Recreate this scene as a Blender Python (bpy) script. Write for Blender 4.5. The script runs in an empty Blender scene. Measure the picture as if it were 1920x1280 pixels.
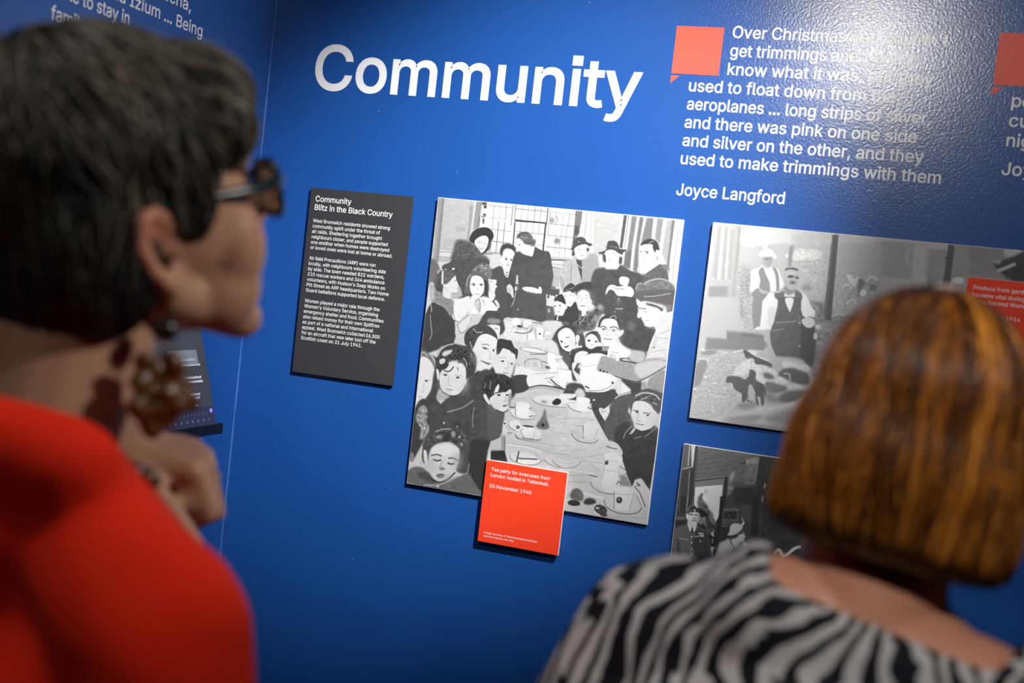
import bpy, bmesh, math, os, random
import numpy as np
from mathutils import Vector, Matrix, Euler
from mathutils.bvhtree import BVHTree
from mathutils.geometry import tessellate_polygon, interpolate_bezier

S = bpy.context.scene
COL = S.collection

# ---------------------------------------------------------------- camera
cam_d = bpy.data.cameras.new('camera'); cam = bpy.data.objects.new('camera', cam_d); COL.objects.link(cam)
cam_d.sensor_width = 36; cam_d.lens = 40.08; cam_d.clip_start = .05
cam.matrix_world = Matrix(((.9475, -.1224, .2953, 0), (.2991, .0132, -.9541, -1.85), (.1129, .9924, .0492, 1.52), (0, 0, 0, 1)))
cam_d.dof.use_dof = True; cam_d.dof.focus_distance = 1.95; cam_d.dof.aperture_fstop = 2.6; cam_d.dof.aperture_blades = 9
S.camera = cam
# ---------------------------------------------------------------- view, world, lamps
S.view_settings.view_transform = 'Standard'; S.view_settings.look = 'None'; S.view_settings.gamma = 1; S.view_settings.use_curve_mapping = False
S.view_settings.exposure = 0.0
W = bpy.data.worlds.new('world'); S.world = W; W.use_nodes = True
W.node_tree.nodes['Background'].inputs[0].default_value = (.5, .55, .65, 1); W.node_tree.nodes['Background'].inputs[1].default_value = .02

def spot(name, loc, target, watts, size, blend, radius, color=(1, .96, .9)):
    d = bpy.data.lights.new(name, 'SPOT'); d.energy = watts; d.spot_size = math.radians(size); d.spot_blend = blend
    d.shadow_soft_size = radius; d.color = color
    o = bpy.data.objects.new(name, d); COL.objects.link(o); o.location = loc
    o.rotation_euler = (Vector(target) - Vector(loc)).to_track_quat('-Z', 'Y').to_euler()
    return o
spot('track_and_fill_spot', (.55, -1.55, 2.75), (-.60, 0, 1.55), 510, 30, 1.0, .012, (1, .985, .965))                     # aimed at the group photograph
spot('track_and_fill_spot', (-.12, -2.2, 2.45), (.02, 0, 1.97), 66, 60, 1.0, .06, (1, .97, .93))       # its reflection shows on the wall at upper right
spot('track_and_fill_spot', (-.66, -1.42, 2.85), (-.58, -1.15, 1.40), 34, 46, 1.0, .10)                 # over the visitor in red and the side wall
spot('track_and_fill_spot', (.90, -.85, 2.45), (-.50, -1.08, 1.45), 62, 26, 1.0, .06)                   # added fill on the red visitor's cheek, for wall bounce and other lamps
spot('track_and_fill_spot', (.02, -2.30, 2.60), (.03, -.95, 1.40), 95, 30, 1.0, .03)                    # over the visitor on the right
spot('track_and_fill_spot', (.40, -1.20, 2.80), (-1.08, -.44, 1.88), 85, 31, 1.0, .03)                  # side wall

spot('track_and_fill_spot', (-.62, -3.20, 2.90), (-.62, -1.20, 1.22), 26, 24, 1.0, .06)                  # added fill on the red visitor's back, in place of dim ambient light

# ---------------------------------------------------------------- materials
def mat(name, color, rough=.6, spec=.5, metal=0, **k):
    m = bpy.data.materials.new(name); m.use_nodes = True; b = m.node_tree.nodes['Principled BSDF']
    b.inputs['Base Color'].default_value = (*color, 1); b.inputs['Roughness'].default_value = rough
    b.inputs['Specular IOR Level'].default_value = spec; b.inputs['Metallic'].default_value = metal
    for a, v in k.items(): b.inputs[a.replace('_', ' ')].default_value = v
    return m
def nodes(m): return m.node_tree.nodes, m.node_tree.links, m.node_tree.nodes['Principled BSDF']
def add_bump(m, scale, strength, dist, detail=2, kind='noise'):
    N, L, b = nodes(m); tc = N.new('ShaderNodeTexCoord'); n = N.new('ShaderNodeTexNoise'); n.inputs['Scale'].default_value = scale; n.inputs['Detail'].default_value = detail
    L.new(tc.outputs['Object'], n.inputs['Vector']); bp = N.new('ShaderNodeBump'); bp.inputs['Strength'].default_value = strength; bp.inputs['Distance'].default_value = dist
    L.new(n.outputs['Fac'], bp.inputs['Height']); L.new(bp.outputs['Normal'], b.inputs['Normal']); return bp
def attr_color(m, name):
    N, L, b = nodes(m); a = N.new('ShaderNodeVertexColor'); a.layer_name = name; L.new(a.outputs['Color'], b.inputs['Base Color']); return a

M_wall = mat('blue_wall_paint', (.009, .08, .40), .21, .5, 0, Coat_Weight=.32, Coat_Roughness=.5)
def wall_nodes(m):
    N, L, b = nodes(m); tc = N.new('ShaderNodeTexCoord')
    n1 = N.new('ShaderNodeTexNoise'); n1.inputs['Scale'].default_value = 260; n1.inputs['Detail'].default_value = 2
    n2 = N.new('ShaderNodeTexNoise'); n2.inputs['Scale'].default_value = 700; n2.inputs['Detail'].default_value = 1
    mx = N.new('ShaderNodeMath'); mx.operation = 'MULTIPLY_ADD'; mx.inputs[1].default_value = .35
    L.new(tc.outputs['Object'], n1.inputs['Vector']); L.new(tc.outputs['Object'], n2.inputs['Vector'])
    L.new(n2.outputs['Fac'], mx.inputs[0]); L.new(n1.outputs['Fac'], mx.inputs[2])
    bp = N.new('ShaderNodeBump'); bp.inputs['Strength'].default_value = .55; bp.inputs['Distance'].default_value = .0004
    L.new(mx.outputs[0], bp.inputs['Height']); L.new(bp.outputs['Normal'], b.inputs['Normal'])
    # faint roller marks and rare pale specks of dust
    n3 = N.new('ShaderNodeTexNoise'); n3.inputs['Scale'].default_value = 3; n3.inputs['Detail'].default_value = 4; L.new(tc.outputs['Object'], n3.inputs['Vector'])
    v = N.new('ShaderNodeTexVoronoi'); v.inputs['Scale'].default_value = 11; L.new(tc.outputs['Object'], v.inputs['Vector'])
    lt = N.new('ShaderNodeMath'); lt.operation = 'LESS_THAN'; lt.inputs[1].default_value = .012; L.new(v.outputs['Distance'], lt.inputs[0])
    c1 = N.new('ShaderNodeMixRGB'); c1.inputs[1].default_value = (.0092, .069, .288, 1); c1.inputs[2].default_value = (.0110, .084, .345, 1); L.new(n3.outputs['Fac'], c1.inputs[0])
    c2 = N.new('ShaderNodeMixRGB'); c2.inputs[2].default_value = (.12, .25, .55, 1); L.new(lt.outputs[0], c2.inputs[0]); L.new(c1.outputs[0], c2.inputs[1])
    L.new(c2.outputs[0], b.inputs['Base Color'])
wall_nodes(M_wall)
M_seam = mat('blue_corner_filler', (.04, .12, .38), .5)
M_floor = mat('dark_floor', (.035, .035, .038), .6); add_bump(M_floor, 60, .2, .002)
M_ceil = mat('dark_ceiling', (.05, .05, .055), .8); add_bump(M_ceil, 90, .2, .002)
M_white = mat('white_vinyl', (.86, .87, .88), .26, .5); add_bump(M_white, 260, .3, .0006)
M_coral = mat('coral_vinyl', (.90, .095, .06), .45, .4); add_bump(M_coral, 260, .3, .0006)
M_foam = mat('white_board_edge', (.86, .86, .85), .7); add_bump(M_foam, 400, .1, .0005)
M_red = mat('red_card', (.93, .055, .017), .55, .3); add_bump(M_red, 300, .05, .0003)
M_char = mat('charcoal_card', (.036, .036, .040), .6, .3); add_bump(M_char, 300, .05, .0003)
M_print_text = mat('white_print', (.88, .88, .88), .6, .2)
M_photo = mat('monochrome_print', (.5, .5, .5), .48, .35); attr_color(M_photo, 'print')

# ---------------------------------------------------------------- object helpers
def tag(o, label, cat, group=None, kind=None):
    if label: o['label'] = label
    if cat: o['category'] = cat
    if group: o['group'] = group
    if kind: o['kind'] = kind
    return o
def link(name, me, m=None, parent=None, smooth=False):
    o = bpy.data.objects.new(name, me); COL.objects.link(o)
    if m is not None: me.materials.append(m)
    if parent: o.parent = parent
    if smooth: me.polygons.foreach_set('use_smooth', np.ones(len(me.polygons), bool))
    return o
def from_bm(name, bm, m=None, parent=None, smooth=False):
    me = bpy.data.meshes.new(name); bm.normal_update(); bm.to_mesh(me); bm.free(); return link(name, me, m, parent, smooth)
def from_py(name, v, f, m=None, parent=None, smooth=False):
    me = bpy.data.meshes.new(name); me.from_pydata([tuple(p) for p in v], [], f); me.update(); return link(name, me, m, parent, smooth)
def empty(name, loc):
    o = bpy.data.objects.new(name, None); COL.objects.link(o); o.location = loc; o.empty_display_size = .05; return o
def box_bm(bm, lo, hi, mi=0):
    lo, hi = Vector(lo), Vector(hi)
    c = [bm.verts.new((x, y, z)) for x in (lo.x, hi.x) for y in (lo.y, hi.y) for z in (lo.z, hi.z)]
    for q in ((0, 1, 3, 2), (4, 6, 7, 5), (0, 4, 5, 1), (2, 3, 7, 6), (0, 2, 6, 4), (1, 5, 7, 3)):
        bm.faces.new([c[i] for i in q]).material_index = mi
def bevel(bm, w, seg=2): bmesh.ops.bevel(bm, geom=bm.edges[:], offset=w, segments=seg, affect='EDGES', profile=.5)
def box(name, lo, hi, m, parent=None, bev=0):
    bm = bmesh.new(); box_bm(bm, lo, hi); bmesh.ops.recalc_face_normals(bm, faces=bm.faces[:])
    if bev: bevel(bm, bev)
    return from_bm(name, bm, m, parent)
def tube_data(pts, rad, seg=6, closed=False):
    """vertices and quads of a tube along pts; rad is a number or a list"""
    pts = [Vector(p) for p in pts]; n = len(pts); V = []; F = []; up = None
    R = rad if isinstance(rad, (list, tuple)) else [rad] * n
    for i, p in enumerate(pts):
        a = pts[(i-1) % n] if closed or i else p; b = pts[(i+1) % n] if closed or i < n-1 else p
        t = (b - a).normalized()
        if up is None: up = t.orthogonal().normalized()
        up = (up - t * up.dot(t)); up = up.normalized() if up.length > 1e-6 else t.orthogonal().normalized()
        s = t.cross(up)
        for k in range(seg):
            an = 2*math.pi*k/seg; V.append(p + (up*math.cos(an) + s*math.sin(an)) * R[i])
    for i in range(n if closed else n-1):
        j = (i+1) % n
        for k in range(seg): F.append((i*seg+k, i*seg+(k+1) % seg, j*seg+(k+1) % seg, j*seg+k))
    if not closed: F.append(tuple(range(seg))[::-1]); F.append(tuple((n-1)*seg+k for k in range(seg)))
    return V, F
def tube(name, pts, rad, m, parent=None, seg=8, closed=False):
    V, F = tube_data(pts, rad, seg, closed); return from_py(name, V, F, m, parent, True)

# ---------------------------------------------------------------- lettering
FONT = None
try:
    p = os.path.join(bpy.utils.resource_path('LOCAL'), 'datafiles', 'fonts', 'Inter.woff2')
    if os.path.exists(p): FONT = bpy.data.fonts.load(p)
except Exception: FONT = None
def glyph_polys(body):
    """closed outlines of one line of text at size 1"""
    c = bpy.data.curves.new('line', 'FONT'); c.body = body; c.size = 1; c.resolution_u = 3
    if FONT: c.font = FONT
    o = bpy.data.objects.new('line', c); COL.objects.link(o); bpy.context.view_layer.update()
    cu = o.to_curve(bpy.context.evaluated_depsgraph_get()); polys = []
    for s in cu.splines:
        if s.type == 'BEZIER':
            P = []; b = s.bezier_points
            for i in range(len(b)):
                a, d = b[i], b[(i+1) % len(b)]
                straight = (a.handle_right - a.co).cross(d.co - a.co).length < 1e-5 and (d.handle_left - a.co).cross(d.co - a.co).length < 1e-5
                P += [a.co.to_2d()] if straight else [q.to_2d() for q in interpolate_bezier(a.co, a.handle_right, d.handle_left, d.co, 5)[:-1]]
        else: P = [Vector(q.co[:2]) for q in s.points]
        Q = [P[0]]
        for q in P[1:]:
            if (q - Q[-1]).length > 1e-4: Q.append(q)
        if (Q[0] - Q[-1]).length < 1e-4: Q.pop()
        if len(Q) > 9:                                    # full stops and dots on the letters are square
            x0, x1, y0, y1 = min(q.x for q in Q), max(q.x for q in Q), min(q.y for q in Q), max(q.y for q in Q)
            if max(x1 - x0, y1 - y0) < .17 and abs((x1 - x0) - (y1 - y0)) < .03:
                sq = [Vector((x0, y0)), Vector((x1, y0)), Vector((x1, y1)), Vector((x0, y1))]
                Q = sq if sum(Q[i-1].x*Q[i].y - Q[i].x*Q[i-1].y for i in range(len(Q))) > 0 else sq[::-1]
        if len(Q) > 2: polys.append(Q)
    o.to_curve_clear(); bpy.data.objects.remove(o); bpy.data.curves.remove(c); return polys
CAP = max(q.y for P in glyph_polys('H') for q in P)
def area2(P): return sum(P[i-1].x*P[i].y - P[i].x*P[i-1].y for i in range(len(P))) / 2
def inside(q, P):
    r = False
    for i in range(len(P)):
        a, b = P[i-1], P[i]
        if (a.y > q.y) != (b.y > q.y) and q.x < (b.x-a.x)*(q.y-a.y)/(b.y-a.y) + a.x: r = not r
    return r
def text_geo(lines, cap, bold=.0):
    """lines: (string, x, y, width or None); flat letters as vertices and faces in the XY plane"""
    V, F = [], []; size = cap / CAP; gi = 0
    for body, x, y, width in lines:
        polys = glyph_polys(body)
        if not polys: continue
        xs = [q.x for P in polys for q in P]; x0 = min(xs); sx = size if not width else width / (max(xs) - x0)
        polys = [[Vector(((q.x - x0)*sx + x, q.y*size + y)) for q in P] for P in polys]
        ars = [area2(P) for P in polys]; sg = 1 if ars[max(range(len(ars)), key=lambda i: abs(ars[i]))] > 0 else -1
        outs = [i for i in range(len(polys)) if ars[i]*sg > 0]; holes = {i: [] for i in outs}
        for i in range(len(polys)):
            if i in holes: continue
            c = [j for j in outs if inside(polys[i][0], polys[j])]
            if c: holes[min(c, key=lambda j: abs(ars[j]))].append(i)
        for i in outs:
            rings = [polys[i]] + [polys[h] for h in holes[i]]
            flat = [q for r in rings for q in r]; b0 = len(V)
            zl = .00002 * (gi % 7); gi += 1; V += [(q.x, q.y, zl) for q in flat]
            for t in tessellate_polygon([[Vector((q.x, q.y, 0)) for q in r] for r in rings]):
                a, b, c = (flat[k] for k in t)
                if abs((b-a).cross(c-a)) < 1e-12: continue
                F.append(tuple(b0+k for k in (t if (b-a).cross(c-a) > 0 else t[::-1])))
            if bold:
                e = bold * size
                for r in rings:
                    n = len(r); b0 = len(V)
                    for k in range(n):
                        d1 = (r[k] - r[k-1]).normalized(); d2 = (r[(k+1) % n] - r[k]).normalized()
                        n1, n2 = Vector((d1.y, -d1.x))*sg, Vector((d2.y, -d2.x))*sg
                        m = n1 + n2; m = n2 if m.length < .4 else m / max(m.length_squared / 2, .6)
                        V.append((r[k].x, r[k].y, zl + .00015)); o = r[k] + m*e; V.append((o.x, o.y, zl + .00015))
                    for k in range(n):
                        j = (k+1) % n; q = (b0+2*k, b0+2*j, b0+2*j+1, b0+2*k+1)
                        F.append(q if sg < 0 else q[::-1])
    return V, F
def lettering(name, lines, cap, bold, m, frame, parent=None):
    V, F = text_geo(lines, cap, bold); o = from_py(name, [frame @ Vector(v) for v in V], F, m, parent); return o
def face_wall(y=0.0): return Matrix(((1, 0, 0, 0), (0, 0, -1, y), (0, 1, 0, 0), (0, 0, 0, 1)))      # text X -> +X, text Y -> +Z
def face_side(x): return Matrix(((0, 0, 1, x), (1, 0, 0, 0), (0, 1, 0, 0), (0, 0, 0, 1)))           # text X -> +Y, text Y -> +Z

# ---------------------------------------------------------------- the room
XL, XR, YB, ZC = -1.089, 3.2, -4.6, 3.1
def struct(name, lo, hi, m): o = box(name, lo, hi, m); o['kind'] = 'structure'; return o
struct('wall_front', (XL-.1, 0, 0), (XR+.1, .1, ZC), M_wall)
struct('wall_left', (XL-.1, YB, 0), (XL, 0, ZC), M_wall)
struct('wall_right', (XR, YB, 0), (XR+.1, 0, ZC), M_ceil)
struct('wall_back', (XL-.1, YB-.1, 0), (XR+.1, YB, ZC), M_ceil)
struct('floor', (XL-.1, YB-.1, -.1), (XR+.1, .1, 0), M_floor)
struct('ceiling', (XL-.1, YB-.1, ZC), (XR+.1, .1, ZC+.1), M_ceil)
# the filled corner joint, slightly uneven
rnd = random.Random(3); V = []; F = []
for i in range(140):
    z = .01 + i * .022; a = .0016 + .0012 * rnd.random()
    V += [(XL + .0006, -a - .0012, z), (XL + a, -.0006, z)]
    if i: F.append((2*i-2, 2*i, 2*i+1, 2*i-1))
o = from_py('trim_1', V, F, M_seam); o['kind'] = 'structure'

# ---------------------------------------------------------------- lettering on the walls
VY = -.0006
o = lettering('title_lettering', [('Community', -.9945, 1.8295, .5905)], .0770, .014, M_white, face_wall(VY))
tag(o, 'large white word Community lettered on the blue wall', 'lettering')
QUOTE1 = [("Over Christmas you couldn't", -0.2636, 1.9516, 0.3235), ("get trimmings and I don't", -0.2639, 1.9222, 0.2764), ('know what it was, but they', -0.2645, 1.8928, 0.3108), ('used to float down from the', -0.3231, 1.8634, 0.3181), ('aeroplanes ... long strips of silver,', -0.3228, 1.834, 0.3725), ('and there was pink on one side', -0.323, 1.8046, 0.3565), ('and silver on the other, and they', -0.3229, 1.7752, 0.3699), ('used to make trimmings with them', -0.3224, 1.7458, 0.3978), ('Joyce Langford', -0.3234, 1.6954, 0.1719)]
o = lettering('quote_lettering', [(s, x, z, w) for s, x, z, w in QUOTE1[:-1]], .0186, .010, M_white, face_wall(VY))
tag(o, 'white quotation about Christmas trimmings lettered on the wall above the garden photograph', 'lettering')
o = lettering('name_lettering', [QUOTE1[-1]], .0186, .010, M_white, face_wall(VY))
tag(o, 'white lettered name Joyce Langford under the Christmas quotation', 'lettering')
o = lettering('quote_lettering', [('people would', .1608, 1.8680, None), ('cut the street', .1608, 1.8385, None), ('nights were', .1608, 1.8090, None)], .0186, .010, M_white, face_wall(VY))
tag(o, 'white quotation cut off by the right edge of the picture, under the darker red mark', 'lettering')
o = lettering('name_lettering', [('Joyce', .1595, 1.7665, None)], .0186, .010, M_white, face_wall(VY))
tag(o, 'white lettered name cut off at the right edge under the partly seen quotation', 'lettering')
o = lettering('quote_lettering', [('Bucha,', -.355, 1.8950, .095), ('and Izium ... Being', -.470, 1.8638, .248), ('able to stay in', -.570, 1.8365, None), ('family', -.5735, 1.8040, None)], .0182, .009, M_white, face_side(XL + .0006))
tag(o, 'white lettering on the side wall partly hidden by the dark haired head', 'lettering')
def speech_mark(x, z, s, label):
    V = []; F = []
    for poly in ([(0, 0), (s, 0), (s, -s), (0, -s)], [(0, -s*1.045), (s*.185, -s*1.045), (0, -s*1.21)]):
        b = len(V); n = len(poly)
        for y in (-.0007, -.0001): V += [(x + px, y, z + pz) for px, pz in poly]
        F.append(tuple(b + k for k in range(n))[::-1])
        for k in range(n): F.append((b+k, b+(k+1) % n, b+n+(k+1) % n, b+n+k))
    bm = bmesh.new(); me = bpy.data.meshes.new('speech_mark'); me.from_pydata(V, [], F); bm.from_mesh(me); bpy.data.meshes.remove(me)
    bmesh.ops.recalc_face_normals(bm, faces=bm.faces[:]); return tag(from_bm('speech_mark', bm, M_coral), label, 'sign')
speech_mark(-.3548, 1.9668, .0765, 'coral square speech mark beside the Christmas quotation')
speech_mark(.1310, 1.9763, .0775, 'red square speech mark at the right edge of the picture')

# ---------------------------------------------------------------- panels on the main wall
def smooth_loop(p, closed=True, n=5):
    p = np.array(p, float); m = len(p)
    if m < 3: return p
    out = []
    for i in range(m if closed else m - 1):
        if closed: a, b, c, d = p[i-1], p[i], p[(i+1) % m], p[(i+2) % m]
        else: a, b, c, d = p[max(i-1, 0)], p[i], p[i+1], p[min(i+2, m-1)]
        for k in range(n):
            t = k / n
            out.append(.5 * (2*b + (c-a)*t + (2*a-5*b+4*c-d)*t*t + (3*b-a-3*c+d)*t**3))
    if not closed: out.append(p[-1])
    return np.array(out)

def box_blur(m, r):
    for ax in (0, 1):
        for _ in range(2):
            k = max(1, int(round(r)))
            pad = [(0, 0), (0, 0)]; pad[ax] = (k + 1, k)
            c = np.cumsum(np.pad(m, pad, mode='edge'), axis=ax)
            m = (c[2*k+1:] - c[:-2*k-1]) / (2*k+1) if ax == 0 else (c[:, 2*k+1:] - c[:, :-2*k-1]) / (2*k+1)
    return m

def paint_print(w, h, res, ops):
    """A monochrome print as grey levels on a grid; drawing units are tenths of a millimetre from the top left corner."""
    W, H = int(round(w / res)) + 1, int(round(h / res)) + 1
    img = np.full((H, W), 128.0); rng = np.random.RandomState(7); q = res * 10000
    def mask(poly, blur, ss=3):
        pad = int(blur * 2 + 3)
        x0, y0 = np.floor(poly.min(0)).astype(int) - pad; x1, y1 = np.ceil(poly.max(0)).astype(int) + pad
        x0, y0, x1, y1 = max(x0, 0), max(y0, 0), min(x1, W-1), min(y1, H-1)
        if x1 <= x0 or y1 <= y0: return None
        xs = x0 + (np.arange((x1-x0+1) * ss) + .5) / ss - .5; ys = y0 + (np.arange((y1-y0+1) * ss) + .5) / ss - .5
        ins = np.zeros((len(ys), len(xs)), bool)
        for (ax, ay), (bx, by) in zip(poly, np.roll(poly, -1, 0)):
            if ay == by: continue
            r = np.nonzero((ys >= min(ay, by)) & (ys < max(ay, by)))[0]
            if len(r) == 0: continue
            xc = ax + (ys[r] - ay) * (bx - ax) / (by - ay)
            ins[r] ^= xs[None, :] < xc[:, None]
        m = ins.reshape(y1-y0+1, ss, x1-x0+1, ss).mean((1, 3))
        if blur >= 1.2: m = box_blur(m, blur * .6)
        return m, slice(y0, y1+1), slice(x0, x1+1)
    for line in ops.strip().split('\n'):
        f = line.split(' '); k = f[0]; v = [float(a) for a in f[1:]]
        if k in 'pqt':
            skip = 3 if k == 't' else 2
            pts = np.array(v[skip:]).reshape(-1, 2) / q
            r = mask(pts if k in 'qt' else smooth_loop(pts), (v[1] if k != 't' else 10) / q)
            if r is None: continue
            m, sy, sx = r
            if k == 't':
                gh, gw = m.shape; cx, cy = max(v[1] / q, 1), max(v[2] / q, 1)
                g = rng.randn(int(gh / cy) + 3, int(gw / cx) + 3)
                yy, xx = np.arange(gh) / cy, np.arange(gw) / cx
                yi, xi = yy.astype(int), xx.astype(int); fy, fx = (yy - yi)[:, None], (xx - xi)[None]
                n = (g[yi][:, xi] * (1-fx) + g[yi][:, xi+1] * fx) * (1-fy) + (g[yi+1][:, xi] * (1-fx) + g[yi+1][:, xi+1] * fx) * fy
                img[sy, sx] += m * n * v[0]
            else: img[sy, sx] += m * (v[0] - img[sy, sx])
        elif k == 'e':
            g, b, cx, cy, rx, ry, rot = v; a = np.linspace(0, 2*np.pi, 28, endpoint=False); c, s = np.cos(np.radians(rot)), np.sin(np.radians(rot))
            X, Y = rx*np.cos(a), ry*np.sin(a)
            r = mask(np.stack([cx + c*X - s*Y, cy + s*X + c*Y], 1) / q, b / q)
            if r is None: continue
            m, sy, sx = r; img[sy, sx] += m * (g - img[sy, sx])
        else:
            g, wd = v[:2]; hw = wd / q / 2; pts = np.array(v[2:]).reshape(-1, 2) / q
            if k == 'l': pts = smooth_loop(pts, False)
            x0, y0 = np.floor(pts.min(0) - hw - 2).astype(int); x1, y1 = np.ceil(pts.max(0) + hw + 2).astype(int)
            x0, y0, x1, y1 = max(x0, 0), max(y0, 0), min(x1, W-1), min(y1, H-1)
            if x1 <= x0 or y1 <= y0: continue
            X, Y = np.meshgrid(np.arange(x0, x1+1), np.arange(y0, y1+1)); d = np.full(X.shape, 1e9)
            for (ax, ay), (bx, by) in zip(pts[:-1], pts[1:]):
                L = (bx-ax)**2 + (by-ay)**2 + 1e-9
                t = np.clip(((X-ax)*(bx-ax) + (Y-ay)*(by-ay)) / L, 0, 1)
                d = np.minimum(d, np.hypot(X - ax - t*(bx-ax), Y - ay - t*(by-ay)))
            m = np.clip(hw - d + .5, 0, 1) * min(1, 2*hw)
            img[y0:y1+1, x0:x1+1] += m * (g - img[y0:y1+1, x0:x1+1])
    return np.clip(img, 0, 255)
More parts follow.
